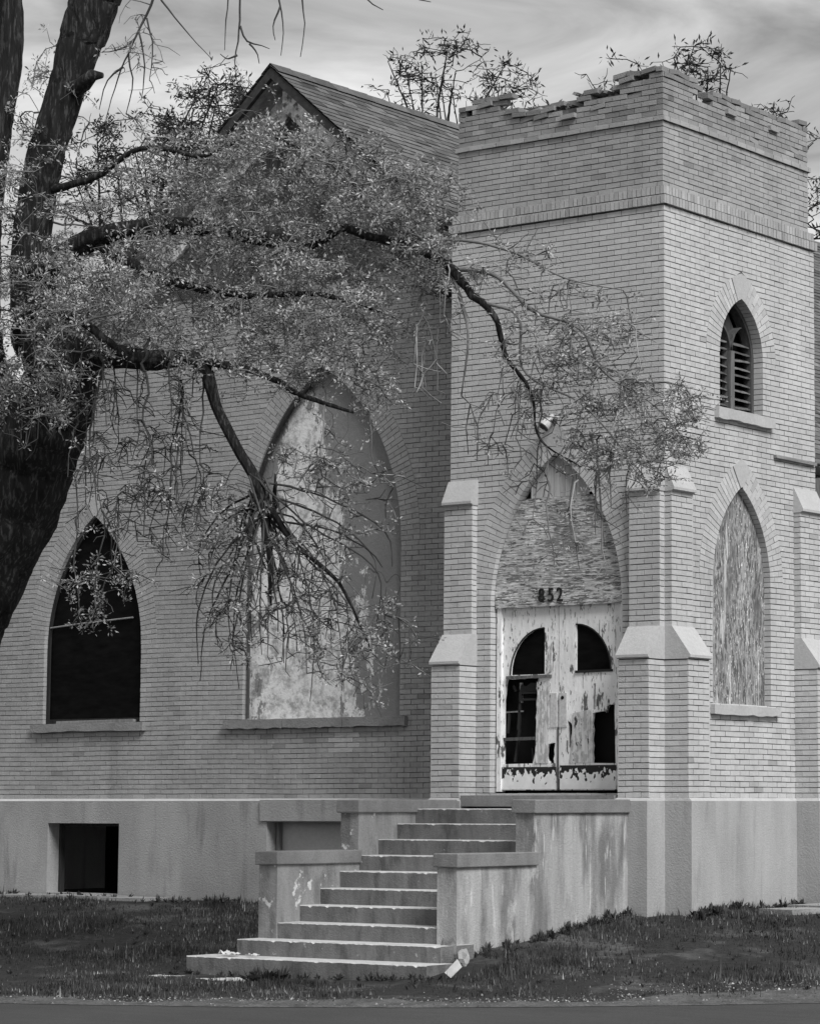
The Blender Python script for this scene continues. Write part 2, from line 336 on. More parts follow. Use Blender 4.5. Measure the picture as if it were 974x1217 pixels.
def courses(mb, P, u0, u1, z0, z1, arches=(), clip=None, tone=None, deep=.13, phase=0, skip=None, single=None, jit=.003, sd=.04, zoff=0):
    nz_ = int(round((z1-z0)/CRS))
    for k in range(nz_):
        za = z0+k*CRS+JT*.5; zb = za+BH
        lo, hi = u0, u1
        if clip:
            c = clip(.5*(za+zb))
            if c is None: continue
            lo, hi = c
        kk = k+phase
        off = (kk % 2)*BL*.5
        # spans of the course left between the openings: (bottom-left, top-left, bottom-right, top-right, deep-left, deep-right)
        spans = []; L0, L1, LD = lo, lo, False
        for ar in sorted(arches, key=lambda q: q.c):
            h0, h1, hm = ar.half(za), ar.half(zb), ar.half(.5*(za+zb))
            if hm is None: continue
            h0 = hm if h0 is None else h0; h1 = 0 if h1 is None else h1
            spans.append((L0, L1, ar.c-h0-.003, ar.c-h1-.003, LD, True)); L0, L1, LD = ar.c+h0+.003, ar.c+h1+.003, True
        spans.append((L0, L1, hi, hi, LD, False))
        for (a0, a1, b0, b1, da, db) in spans:
            amax, bmin = max(a0, a1), min(b0, b1)
            es = []; e = u0-BL+off
            while e < bmin-.045:
                if e > amax+.045: es.append(e)
                e += BL
            if bmin-amax < .03 and not es and (da or db): continue
            m_ = len(es)
            for i in range(m_+1):
                p0 = (a0, za) if i == 0 else (es[i-1]+JT*.5, za); p3 = (a1, zb) if i == 0 else (es[i-1]+JT*.5, zb)
                p1 = (b0, za) if i == m_ else (es[i]-JT*.5, za); p2 = (b1, zb) if i == m_ else (es[i]-JT*.5, zb)
                dp = (i == 0 and da) or (i == m_ and db)
                cu = .5*(p0[0]+p1[0])
                if skip and skip(cu, za): continue
                t = min(1.3, max(.72, random.gauss(1, sd)))*(tone(cu, za) if tone else 1)
                if single is not None and not dp and single(cu, za) and abs((p1[0]-p0[0])-(BL-JT)) < 1e-6 and p3[0] == p0[0]:
                    SINGLE.append((P, cu, .5*(za+zb), t)); continue
                dn = random.uniform(-jit, jit); wz = [.0035*math.sin(1.3*q_[0]+za*.7)+.0025*math.sin(3.1*q_[0]+za*2.1)+random.uniform(-.0018, .0018) for q_ in (p0, p1)]
                p0 = (p0[0], p0[1]+wz[0]); p3 = (p3[0], p3[1]+wz[0]); p1 = (p1[0], p1[1]+wz[1]); p2 = (p2[0], p2[1]+wz[1])
                if random.random() < .02: t *= random.uniform(.7, .85)
                mb.extrude((p0, p1, p2, p3), P, -(deep if dp else .02), dn, t, caps=(True, False))
def voussoirs(mb, P, ar, key=.13, tone=1.0, deep=.13, out_=0.002):
    w = ar.w; R = ar.R
    tk = math.acos(min(1, (ar.k+key)/(R+w*.4)))
    n = max(4, int(round(tk*(R+.1)/CRS)))
    for side in (1, -1):
        for i in range(n):
            t0 = tk*i/n+JT*.42/R; t1 = tk*(i+1)/n-JT*.42/R
            rr = [(R, R+.098), (R+.106, R+w)] if i % 2 else [(R, R+.194), (R+.202, R+w)]
            for r0, r1 in rr:
                q = [(ar.c+side*(-ar.k+r*math.cos(t)), ar.zs+r*math.sin(t)) for r, t in ((r0, t0), (r1, t0), (r1, t1), (r0, t1))]
                if side < 0: q.reverse()
                mb.extrude(q, P, -deep, out_+random.uniform(-.002, .002), max(.6, random.gauss(1, .06))*tone, caps=(True, False))
    return tk
def keystone(P, ar, tk, parent, material='stone'):
    R, w = ar.R, ar.w; t0 = tk+.006
    q = [(ar.c-ar.k+r*math.cos(t0), ar.zs+r*math.sin(t0)) for r in (R, R+w)]
    top = ar.zs+math.sqrt((R+w)**2-ar.k**2)
    tm = .5*(t0+math.acos(ar.k/(R+w))); om = (ar.c-ar.k+(R+w)*math.cos(tm), ar.zs+(R+w)*math.sin(tm))
    mi = lambda p: (2*ar.c-p[0], p[1])
    poly = [q[0], q[1], om, (ar.c, top), mi(om), mi(q[1]), mi(q[0]), (ar.c, ar.za)]
    mb = MB(); mb.extrude(poly, P, -.13, .006); return mb.build('keystone', material, parent)

# frames of the visible walls: outer brick face at n = 0
TW, TD, INS = 3.17, 3.43, .05
F_front = frame((0, 0, 0), (1, 0, 0), (0, -1, 0))
F_right = frame((0, 0, 0), (0, 1, 0), (1, 0, 0))
F_left = frame((-TW, 0, 0), (0, 1, 0), (-1, 0, 0))
F_back = frame((0, TD, 0), (1, 0, 0), (0, 1, 0))
F_nave = frame((0, 1.0, 0), (1, 0, 0), (0, -1, 0))
A_door = Arch(-1.57, .965, .05, 2.30, 4.125)
A_low = Arch(1.685, .65, 1.10, 2.60, 3.77)
A_up = Arch(1.693, .49, 4.68, 5.38, 6.09)
A_nl = Arch(-10.325, .95, 1.05, 2.10, 3.97)
A_nb = Arch(-6.12, 1.355, 1.05, 3.30, 5.72, w=.31)

# tower mortar core (each wall a slab with its openings cut)
def slab(name, P, u0, u1, z0, z1, arches, parent, thick=.3, material='mortar', poly=None):
    mb = MB(); pl = poly or [(u0, z0), (u1, z0), (u1, z1), (u0, z1)]
    hs = [a.inner(grow=.004, zb=max(a.z0, z0+.01)) for a in arches]
    mb.extrude(pl, P, -thick, -.009, holes=hs); return mb.build(name, material, parent)
tw_front = slab('tower_front_wall', F_front, -TW+.009, -.009, 0, 7.2, [A_door], church)
tw_right = slab('tower_side_wall', F_right, .30, TD-.009, 0, 7.2, [A_low, A_up], church)
tw_left = slab('tower_inner_wall', F_left, .301, TD-.009, 0, 7.2, [], church)
tw_back = slab('tower_rear_wall', F_back, -TW+.3, -.3, 0, 7.2, [], church)
I2 = INS
Fu_front = frame((0, I2, 0), (1, 0, 0), (0, -1, 0)); Fu_right = frame((-I2, 0, 0), (0, 1, 0), (1, 0, 0))
Fu_left = frame((-TW+I2, 0, 0), (0, 1, 0), (-1, 0, 0)); Fu_back = frame((0, TD-I2, 0), (1, 0, 0), (0, 1, 0))
par = MB()
for P, a, b in ((Fu_front, -TW+I2+.009, -I2-.009), (Fu_right, I2+.3, TD-I2-.3), (Fu_left, I2+.3, TD-I2-.3), (Fu_back, -TW+I2+.009, -I2-.009)):
    par.extrude([(a, 7.2), (b, 7.2), (b, 8.33), (a, 8.33)], P, -.3, -.009)
tw_top = par.build('tower_upper_wall', 'mortar', church)
mb = MB(); mb.box(-TW+.32, -.32, .32, TD-.32, 8.0, 8.1); mb.build('tower_roof_deck', 'shingle', church)
# dark interior floor so openings read as depth
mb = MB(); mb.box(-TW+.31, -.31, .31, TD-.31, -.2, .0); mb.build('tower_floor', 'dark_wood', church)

bk = MB()
sing = lambda c, z: (c > -2.75 and c < -.1 and 4.65 < z < 6.95)
singR = lambda c, z: (.1 < c < .95 and 4.3 < z < 6.9)
courses(bk, F_front, -TW, 0, .0, 6.962, [A_door], phase=0, single=sing)
courses(bk, F_right, 0.0205, TD, .0, 6.962, [A_low, A_up], phase=1, single=singR, deep=.17)
courses(bk, F_left, 0.0205, 1.0, .0, 6.962, [], phase=1); courses(bk, F_left, 1.0, TD, 4.6, 6.96, [])
courses(bk, F_back, -TW+.0205, -.0205, 3.5, 6.92, [])
tkd = voussoirs(bk, F_front, A_door); tkl = voussoirs(bk, F_right, A_low, key=.10, deep=.17); tku = voussoirs(bk, F_right, A_up, key=.14, deep=.17)
# band of soldier bricks (two tiers)
def soldiers(P, u0, u1, z0, z1, n1, pitch=.0663):
    n = int(round((u1-u0)/pitch)); s_ = (u1-u0)/n
    for i in range(n):
        a = u0+i*s_+.0055; b = u0+(i+1)*s_-.0055; d = random.uniform(-.004, .004)
        bk.extrude([(a, z0), (b, z0), (b, z1), (a, z1)], P, -.06, n1+d, max(.55, random.gauss(.76, .07)), caps=(True, False))
SO = .035
for (P, u0, u1) in ((F_front, -TW-SO, SO), (F_right, .004-SO+.03, TD+SO), (F_left, .004, TD+SO), (F_back, -TW, 0)):
    soldiers(P, u0, u1, 6.975, 7.078, SO); 
    soldiers(P, u0+.03, u1-.03, 7.098, 7.195, .006)
lin = MB(); lin.box(-TW+.32, -.32, .285, .30, 8.1, 8.50); lin.box(-.30, -.285, .32, TD-.4, 8.1, 8.50); lin.build('parapet_dark_backing', 'mortar', tw_top)  # dark sheets added behind the parapet so gaps between bricks look shaded
slabm = MB(); slabm.box(-TW+.004, -.004, .004, TD-.004, 6.968, 7.19); slabm.build('soldier_band_core', 'mortar', tw_front)
# upper stage, projecting course, parapet with broken top
def top_front(u):
    return np.interp(u, [-3.2, -2.92, -2.90, -2.33, -2.30, -2.2, -2.0, -1.6, -1.38, -1.36, -.72, -.70, 0], [8.64, 8.66, 8.68, 8.64, 8.5, 8.40, 8.38, 8.42, 8.44, 8.54, 8.54, 8.66, 8.67])
def top_right(u):
    return np.interp(u, [0, .8, .84, 1.15, 1.2, 1.6, 2.4, 3.5], [8.67, 8.65, 8.56, 8.55, 8.60, 8.58, 8.60, 8.67])
for P, u0, u1, tf, kind in ((Fu_front, -TW+I2, -I2, top_front, 0), (Fu_right, I2+.0205, TD-I2, top_right, 1), (Fu_left, I2+.02, TD-I2, lambda u: 8.6, 2), (Fu_back, -TW+I2+.02, -I2-.02, lambda u: 8.62, 3)):
    courses(bk, P, u0, u1, 7.2, 7.2+12*CRS, phase=kind, sd=.06, tone=lambda u, z: .70)
    # projecting single course under the parapet
    zc = 7.2+12*CRS
    ew = .03 if kind in (0, 3) else 0
    courses(bk, (lambda P: (lambda a, z, d: P(a, z, d+.03)))(P), u0-.03 if kind in (0,3) else u0-.02, u1+.03, zc, zc+CRS, phase=kind, sd=.06, tone=lambda u, z: .70)
    rows = 9
    for k in range(rows):
        za = zc+CRS*(k+1)+JT*.5; zb = za+BH
        e = u0-BL+((k+kind) % 2)*BL*.5
        while e < u1-.03:
            a, b = max(e, u0), min(e+BL-JT, u1); c = .5*(a+b); e += BL
            if b-a < .04: continue
            tp = tf(c)
            if zb > tp+.012: continue
            edge_row = zb > tp-CRS*1.2
            hole = (kind == 0 and (abs(c+1.42) < .11 and 8.26 < za < 8.34 or abs(c+.86) < .17 and 8.39 < za < 8.5 or abs(c+2.28) < .1 and 8.44 < za < 8.5 or abs(c+3.07) < .06 and 8.44 < za < 8.5)) or \
                   (kind == 1 and (abs(c-.95) < .15 and 8.39 < za < 8.5))
            if hole or (kind == 0 and edge_row and random.random() < .22): continue
            dn = random.uniform(-.004, .004); dz = 0; tl = 0
            if edge_row or random.random() < .03:
                dn += random.uniform(-.012, .014) if kind else random.uniform(-.02, .03); dz = random.uniform(-.008, .006); tl = random.uniform(-.014, .014)
            bk.extrude([(a, za+dz-tl), (b, za+dz+tl), (b, zb+dz+tl), (a, zb+dz-tl)], P, -.105, dn, max(.38, random.gauss(.56 if not edge_row else .42, .07)))
            if not (edge_row and random.random() < .35):      # second wythe behind
                bk.extrude([(a, za), (b, za), (b, zb), (a, zb)], P, -.22, -.113, max(.3, random.gauss(.5, .10)))
# fallen bricks lying on the crumbled top
for (u, zz) in ((-1.95, 8.375), (-1.62, 8.42)):
    a = random.uniform(-.35, .35); q = [(u+cx_*math.cos(a)-cz_*math.sin(a), zz+cx_*math.sin(a)*.5+cz_) for cx_, cz_ in ((-.1, -.03), (.1, -.03), (.1, .026), (-.1, .026))]
    bk.extrude(q, Fu_front, -.16, random.uniform(-.06, .0), random.uniform(.4, .6))
for u in np.arange(-2.3, -.75, .045):                       # rubble and crumbled mortar along the break
    zz = top_front(u)-.05+random.uniform(-.03, .03); r_ = random.uniform(.02, .045)
    q = [(u+r_*random.uniform(.7, 1.3)*math.cos(t_), zz+r_*.7*random.uniform(.7, 1.3)*math.sin(t_)) for t_ in (0.3, 1.8, 3.3, 4.9)]
    bk.extrude(q, Fu_front, -.2, random.uniform(-.10, .006), random.uniform(.25, .6))
q = [(-1.52, 8.195), (-1.31, 8.205), (-1.31, 8.26), (-1.52, 8.25)]
bk.extrude(q, Fu_front, -.05, .05, .6)
for u in (1.42, 2.42): bk.extrude([(u, 8.36), (u+.2, 8.355), (u+.2, 8.42), (u, 8.42)], Fu_right, -.05, .045, .6)
# buttresses (brick skins added to the same brickwork, cores and cap stones their own parts)
P1, P2 = .10, .33
def buttress(name, fo, fu, fn, w):
    """fo: origin on wall plane, fu: unit along the wall, fn: outward"""
    P = frame(fo, fu, fn); fu_ = np.array(fu); fn_ = np.array(fn)
    mb = MB()
    mb.extrude([(.009, 0), (w-.009, 0), (w-.009, 1.62), (.009, 1.62)], P, -.006, P2-.009)
    mb.extrude([(.009, 1.62), (w-.009, 1.62), (w-.009, 3.58), (.009, 3.58)], P, -.006, P1-.009)
    core = mb.build(name, 'mortar', church)
    sk = MB()
    for (pp, z0, z1) in ((P2, 0, 1.60), (P1, 1.98, 3.56)):
        Pf = lambda a, z, d, pp=pp: P(a, z, d+pp)
        courses(sk, Pf, 0, w, z0, z1, phase=1, deep=.02)
        for e, s_ in ((0, -1), (w, 1)):
            Ps = (lambda a, z, d, e=e, s_=s_, pp=pp: P(e+s_*d, z, pp-.0205-a))
            nrow = int(round((z1-z0)/CRS))
            for k in range(nrow):
                za = z0+k*CRS+JT*.5; dlen = pp-.0205
                cuts = [0, dlen] if dlen < .15 else ([0, .1, dlen] if k % 2 else [0, .205, dlen])
                for c0, c1 in zip(cuts[:-1], cuts[1:]):
                    sk.extrude([(c0+(JT*.5 if c0 else .0), za), (c1, za), (c1, za+BH), (c0+(JT*.5 if c0 else .0), za+BH)], Ps, -.02, random.uniform(-.002, .002), max(.6, random.gauss(1, .06)), caps=(True, False))
    b = sk.build('brickwork', 'brick', core, kind='stuff')
    # cap stones: sloping wedge with a small drip lip
    for (p_in, p_out, zt, zb) in ((P1-.002, P2+.035, 1.985, 1.60), (-.002, P1+.045, 3.875, 3.56)):
        mb = MB(); e0, e1 = -.012, w+.012
        prof = [(p_in, zb), (p_out-.03, zb), (p_out-.028, zb+.012), (p_out, zb+.014), (p_out, zb+.045), (p_in+.012, zt), (p_in, zt)]
        if p_in > 0: prof = [(-.002, zb)]+prof[1:-1]+[(-.002, zt)]
        k = len(prof); vv = [P(e0, z, n) for n, z in prof]+[P(e1, z, n) for n, z in prof]
        fs = [tuple(range(k)), tuple(range(2*k-1, k-1, -1))]+[(i, i+k, (i+1) % k+k, (i+1) % k) for i in range(k)]
        mb.add(vv, fs)
        c_ = mb.build('cap_stone', 'stone', core)
        bm_fix(c_)
    return core
import bmesh
def bm_fix(o):
    bm = bmesh.new(); bm.from_mesh(o.data); bmesh.ops.recalc_face_normals(bm, faces=bm.faces); bm.to_mesh(o.data); bm.free()
BW_ = .43
buttress('buttress', (-TW-.012, 0, 0), (1, 0, 0), (0, -1, 0), BW_)
buttress('buttress', (-BW_, 0, 0), (1, 0, 0), (0, -1, 0), BW_)
buttress('buttress', (0, 0, 0), (0, 1, 0), (1, 0, 0), .455)
buttress('buttress', (0, 2.90, 0), (0, 1, 0), (1, 0, 0), .53)

# ---- nave front wall with gable
APX, APZ, SL = -6.68, 9.78, .845           # rake line apex (x, z), slope
NL, NR = -13.1, -.4
def nave_top(x): return APZ-.42-SL*abs(x-APX)
pl = [(NL, 0), (-TW, 0), (-TW, nave_top(-TW)), (APX, nave_top(APX)), (NL, nave_top(NL))]
def bh(z0, x0, x1): return [(x0, z0), (x1, z0)]
nave_wall = slab('nave_front_wall', F_nave, 0, 0, 0, 0, [A_nl, A_nb], church, material='mortar_light', poly=pl)
nb = MB()
def clipn(z):
    if z > APZ-.45: return None
    half = (APZ-.44-z)/SL
    lo, hi = max(NL, APX-half), min(-TW-.003, APX+half)
    return (lo, hi) if hi-lo > .1 else None
def tone_n(u, z):
    t = 1.0
    if -5.95 < u < -5.45 and .55 < z < .93: t *= 1.35        # paler repair bricks under the wide sill
    if -8.7 < u < -8.2 and .4 < z < 2.0: t *= 1.10
    return t
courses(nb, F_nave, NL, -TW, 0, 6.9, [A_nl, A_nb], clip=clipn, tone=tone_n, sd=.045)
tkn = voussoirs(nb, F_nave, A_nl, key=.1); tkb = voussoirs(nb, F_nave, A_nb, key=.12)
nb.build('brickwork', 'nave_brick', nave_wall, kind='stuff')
keystone(F_nave, A_nl, tkn, nave_wall); keystone(F_nave, A_nb, tkb, nave_wall)
bk.build('brickwork', 'brick', tw_front, kind='stuff')
keystone(F_front, A_door, tkd, tw_front); keystone(F_right, A_low, tkl, tw_right); keystone(F_right, A_up, tku, tw_right)
# single bricks: the 300 that stand clearest on the tower
random.shuffle(SINGLE)
LV = {}
def brick_mesh(P, q):
    key = (id(P), q)
    if key not in LV:
        mb = MB(); h, l = BH/2, (BL-JT)/2
        o0 = np.array(P(0, 0, 0)); PP = lambda a, z, d: tuple(np.array(P(a, z, d))-o0)
        mb.extrude([(-l, -h), (l, -h), (l, h), (-l, h)], PP, -.02, 0, .82+.06*q, caps=(True, False)); LV[key] = mb.mesh('brick', MT['brick'])
    return LV[key]
rest = MB()
for i, (P, u, z, t) in enumerate(SINGLE):
    if i < 295:
        q = int(np.clip(round((t-.82)/.06), 0, 6))
        o = bpy.data.objects.new('brick', brick_mesh(P, q)); col.objects.link(o)
        o.location = P(u, z, random.uniform(-.0025, .0025)); pa = tw_front if P is F_front else tw_right
        o.parent = pa
        o.matrix_parent_inverse = Matrix.Identity(4)
    else:
        l = (BL-JT)/2; rest.extrude([(u-l, z-BH/2), (u+l, z-BH/2), (u+l, z+BH/2), (u-l, z+BH/2)], P, -.02, random.uniform(-.0025, .0025), t, caps=(True, False))
rest.build('brickwork', 'brick', tw_right, kind='stuff')

# ---- nave other walls, roof, gable
mb = MB(); mb.box(NR-.3, NR, TD, 16, 0, 4.2); nv_side = mb.build('nave_side_wall', 'mortar_light', church)
sb = MB(); courses(sb, frame((NR+.009, 0, 0), (0, 1, 0), (1, 0, 0)), TD+.01, 16, 0, 4.2, sd=.06); sb.build('brickwork', 'nave_brick', nv_side, kind='stuff')
mb = MB(); mb.box(NL, NL+.3, 1.31, 16, 0, 4.2); mb.box(NL+.31, NR-.31, 15.7, 16, 0, 4.2); mb.build('nave_rear_walls', 'nave_brick', church)
# gable infill of upright dark boards under the apex (above the brickwork)
GZ = 6.9
mb = MB()
x = APX-3.0
while x < APX+3.0:
    x1 = x+.135; top0, top1 = nave_top(x)+.18, nave_top(x1)+.18
    lowz = GZ-.02
    if min(top0, top1) > lowz+.05 and x < -TW-.15:
        mb2 = mb; mb2.extrude([(x+.004, lowz), (x1-.004, lowz), (x1-.004, top1), (x+.004, top0)], F_nave, -.004, .012+random.uniform(0, .008), random.uniform(.5, 1.4))
    x = x1
mb.build('gable_boarding', 'gable', church, kind='stuff')
# roof: deck + shingle courses
roof_mb = MB()
EV = 6.58         # horizontal run from ridge to eave
for s_ in (1, -1):
    y1 = 16.6; th = .10
    for (r0, r1, y0) in (((0, 3.49, .50), (3.49, EV, TD+.03)) if s_ > 0 else ((0, 6.9, .50),)):
        vv = []
        a0 = (APX+s_*r0, APZ-SL*r0-.02); a1 = (APX+s_*r1, APZ-SL*r1-.02)
        for (xx, zz) in (a0, a1, (a1[0], a1[1]-th), (a0[0], a0[1]-th)):
            vv += [(xx, y0, zz), (xx, y1, zz)]
        roof_mb.add(vv, [(0, 1, 3, 2), (2, 3, 5, 4), (4, 5, 7, 6), (0, 2, 4, 6), (1, 7, 5, 3)])
roof = roof_mb.build('roof', 'rake', church); bm_fix(roof)
sh = MB(); cs, sn = 1/math.hypot(1, SL), SL/math.hypot(1, SL)
EXPO = .135
for s_ in (1, -1):
    run = EV/cs; n = int(run/EXPO)
    for k in range(n):
        d0 = k*EXPO
        yy = .48+(k % 2)*.15
        last = .47
        while yy < 16.6:
            y1 = min(yy+random.uniform(.24, .36), 16.62)
            dl = d0+EXPO*1.25+random.uniform(-.014, .014); lift = random.uniform(.012, .022)
            pts = []
            for d, h in ((d0, .004), (dl, lift)):
                pts += [(APX+s_*(d*cs+h*sn), last+.004, APZ-d*sn+h*cs), (APX+s_*(d*cs+h*sn), y1, APZ-d*sn+h*cs)]
            h = -.003
            pts += [(APX+s_*(dl*cs+h*sn), last+.004, APZ-dl*sn+h*cs), (APX+s_*(dl*cs+h*sn), y1, APZ-dl*sn+h*cs)]
            # keep the tower clear
            mxp = .5*(pts[0][0]+pts[2][0])
            if not (mxp > -TW-.02 and last < TD and mxp < .05):
                f = [(0, 1, 3, 2), (2, 3, 5, 4)] if s_ < 0 else [(0, 2, 3, 1), (2, 4, 5, 3)]
                sh.add(pts, f, max(.45, random.gauss(1, .22)))
            last = y1; yy = y1
sh.build('shingles', 'shingle', roof, kind='stuff')
mb = MB()
for k in range(40):
    y = .48+k*.4
    mb.add([(APX-.16, y, APZ-.10), (APX, y, APZ+.035), (APX+.16, y, APZ-.10), (APX-.16, y+.41, APZ-.095), (APX, y+.41, APZ+.045), (APX+.16, y+.41, APZ-.095)], [(0, 1, 4, 3), (1, 2, 5, 4)], random.uniform(.7, 1.2))
mb.build('ridge_cap', 'shingle', roof, kind='stuff')
# rake boards and soffit
def rake_piece(name, s_, n0, n1, dt, db, x_end, material):
    mb = MB(); P = frame((0, 1.0, 0), (1, 0, 0), (0, -1, 0))
    e = abs(x_end-APX); zt = lambda r, d: APZ-d-SL*r
    q = [(APX, zt(0, dt)), (APX+s_*e, zt(e, dt)), (APX+s_*e, zt(e, db)), (APX, zt(0, db))]
    mb.extrude(q, P, n0, n1); return mb.build(name, material, roof)
for s_, xe in ((1, -TW-.02), (-1, NL-.4)):
    rake_piece('rake_board', s_, .44, .505, .02, .17, xe, 'rake')
    rake_piece('soffit', s_, .02, .44, .125, .15, xe, 'soffit')
    rake_piece('frieze_board', s_, .012, .26 if s_ > 0 else .08, .155, .56, xe, 'frieze')
# eave box and return beside the tower, and the right-hand eave seen past it
mb = MB(); mb.box(-4.15, -TW-.03, .52, .98, 6.62, 6.80); mb.box(-4.10, -TW-.03, .62, .98, 6.42, 6.62); mb.build('eave_return', 'rake', roof)
ex = APX+EV
mb = MB(); mb.box(ex-.6, ex-.02, TD+.25, 16.5, APZ-SL*EV-.16, APZ-SL*EV-.12); mb.build('eave_soffit', 'pale_wood', roof)
pts = [(ex+.06, TD+.12, APZ-SL*EV-.06), (ex+.06, 16.5, APZ-SL*EV-.06)]
mb = MB(); mb.tube(np.linspace(pts[0], pts[1], 4), .06, 8, cap=True); mb.build('gutter', 'rake', roof)
mb = MB(); mb.box(NR+.03, .07, TD+.10, TD+.45, APZ-SL*EV-.62, APZ-SL*EV-.17, jit=.01); mb.build('eave_bracket', 'pale_wood', roof)
mb = MB(); mb.box(.002, .05, 2.42, 3.40, 4.20, 4.24, jit=.004); mb.build('flashing_strip', 'stone_dark', tw_right)

# ---- foundations
fd = MB()
def fbox(mb, x0, x1, y0, y1, z0=-2.2, z1=0.0): mb.box(x0, x1, y0, y1, z0, z1)
fp = .045
def fo_(f): return [(-TW-f, TD+f), (-TW-f, -P2-f), (-TW+BW_+f, -P2-f), (-TW+BW_+f, -f), (-BW_-f, -f), (-BW_-f, -P2-f), (f*.2, -P2-f), (f*.2, -f*.2), (P2+f, -f*.2), (P2+f, .455+f), (f, .455+f), (f, 2.90-f), (P2+f, 2.90-f), (P2+f, TD+f)]
outline = fo_(fp)
PH = lambda u, v, n: (u, v, n)
fd.extrude(outline, PH, -2.3, -.032)
tf = fd.build('tower_foundation', 'concrete', church)
wt = MB(); a_, b_ = fo_(fp), fo_(.006); k_ = len(a_)
wt.add([(x_, y_, -.032) for x_, y_ in a_]+[(x_, y_, .004) for x_, y_ in b_], [(i_, (i_+1) % k_, (i_+1) % k_+k_, i_+k_) for i_ in range(k_)])
wt.build('water_table', 'stone', tf)
# nave foundation with two window wells cut in
FN = frame((0, .93, 0), (1, 0, 0), (0, -1, 0))
mb = MB()
w1 = [(-11.05, -1.30), (-9.66, -1.30), (-9.66, -.335), (-11.05, -.335)]
w2 = [(-6.95, -.95), (-5.35, -.95), (-5.35, -.305), (-6.95, -.305)]
mb.extrude([(NL-.07, -2.2), (-TW-fp, -2.2), (-TW-fp, -.03), (NL-.07, -.03)], FN, -.22, 0, holes=[w1, w2]); nf = mb.build('nave_foundation', 'nave_concrete', church)
mb = MB(); mb.add([(NL-.08, .928, -.03), (-TW-fp, .928, -.03), (-TW-fp, .994, .004), (NL-.08, .994, .004)], [(0, 1, 2, 3)]); mb.build('water_table', 'stone', nf)
for (xa, xb, ya) in ((NR-.3, NR+.06, TD+.05), (NL-.05, NL+.3, 1.34)):
    mb = MB(); mb.box(xa, xb, ya, 16, -2.2, -.004); mb.build('nave_side_foundation', 'nave_concrete', church)
mb = MB(); mb.box(-11.6, -9.1, 2.6, 2.64, -1.5, -.02); bw1 = mb.build('basement_opening', 'black', church)
mb = MB(); mb.box(-11.06, -11.02, 1.16, 1.24, -1.32, -.30, .4); mb.box(-11.0, -9.66, 1.18, 1.24, -.38, -.30, .4); mb.build('frame', 'dark_wood', bw1)
mb = MB(); mb.box(-7.0, -5.2, 1.17, 1.22, -1.0, -.2); bw2 = mb.build('boarded_basement_window', 'stone', church)
mb = MB(); mb.box(-6.93, -6.88, 1.10, 1.17, -.96, -.3, 2.2); mb.build('frame', 'dark_wood', bw2)
mb = MB(); mb.box(-7.05, -4.7, .90, .926, -.29, -.015, jit=.003); mb.build('lintel', 'nave_concrete', nf)

# ---- windows
def panel(P, ar, depth, material, name, parent, grow=.002, th=.03, zb=None):
    mb = MB(); mb.extrude(ar.inner(grow=grow, zb=zb), P, -depth-th, -depth); return mb.build(name, material, parent)
def sill(P, u0, u1, z0, z1, parent, material='stone_dark', pieces=1, drop=0, proj=.07):
    for i in range(pieces):
        a = u0+(u1-u0)*i/pieces+(.006 if i else 0); b = u0+(u1-u0)*(i+1)/pieces-(.006 if i < pieces-1 else 0)
        dz = -drop*i if pieces > 1 else 0
        mb = MB(); n = 14; top = []; bot = []
        for j in range(n+1):
            uu = a+(b-a)*j/n
            top.append((uu, z1+random.uniform(-.004, .004))); bot.append((uu, z0+random.uniform(-.014, .006)))
        mb.extrude(bot+list(reversed(top)), P, -.12, proj); s_ = mb.build('sill', material, parent)
# lower side window: weathered upright boards
wl = thing_part = panel(F_right, A_low, .09, 'ply_v', 'boarded_side_window', church)
sill(F_right, .965, 2.46, 1.00, 1.105, wl, 'stone')
# upper side window: louvres between tracery
wu = panel(F_right, A_up, .34, 'black', 'louvred_belfry_window', church)
mb = MB(); ring_o = A_up.inner(zb=4.68, grow=-.003); ring_i = A_up.inner(zb=4.74, grow=-.055)
mb.extrude(ring_o, F_right, -.24, -.13, .8, holes=[ring_i]); mb.build('frame', 'dark_wood', wu)
mb = MB(); mb.extrude([(1.60, 4.7), (1.69, 4.7), (1.69, 5.45), (1.60, 5.45)], F_right, -.23, -.10, 1.5); mb.build('mullion', 'dark_wood', wu)
for sgn in (1, -1):
    mb = MB(); c = [(1.645+sgn*(.30*(1-math.cos(t*1.35))), 5.42+.36*math.sin(t*1.35)) for t in np.linspace(0, 1, 8)]
    q = [(u-.022, z) for u, z in c]+[(u+.022, z) for u, z in reversed(c)]
    mb.extrude(q, F_right, -.23, -.12, .8); mb.build('tracery', 'dark_wood', wu)
tp_ = [(1.645-.30*(1-math.cos(t*1.35)), 5.42+.36*math.sin(t*1.35)) for t in np.linspace(0, 1, 8)]; tq_ = [(3.29-u, z) for u, z in tp_]
mb = MB(); mb.extrude(tp_[1:]+[(1.693, 6.03)]+tq_[:0:-1], F_right, -.26, -.235, .7); mb.build('tracery_panel', 'dark_wood', wu)
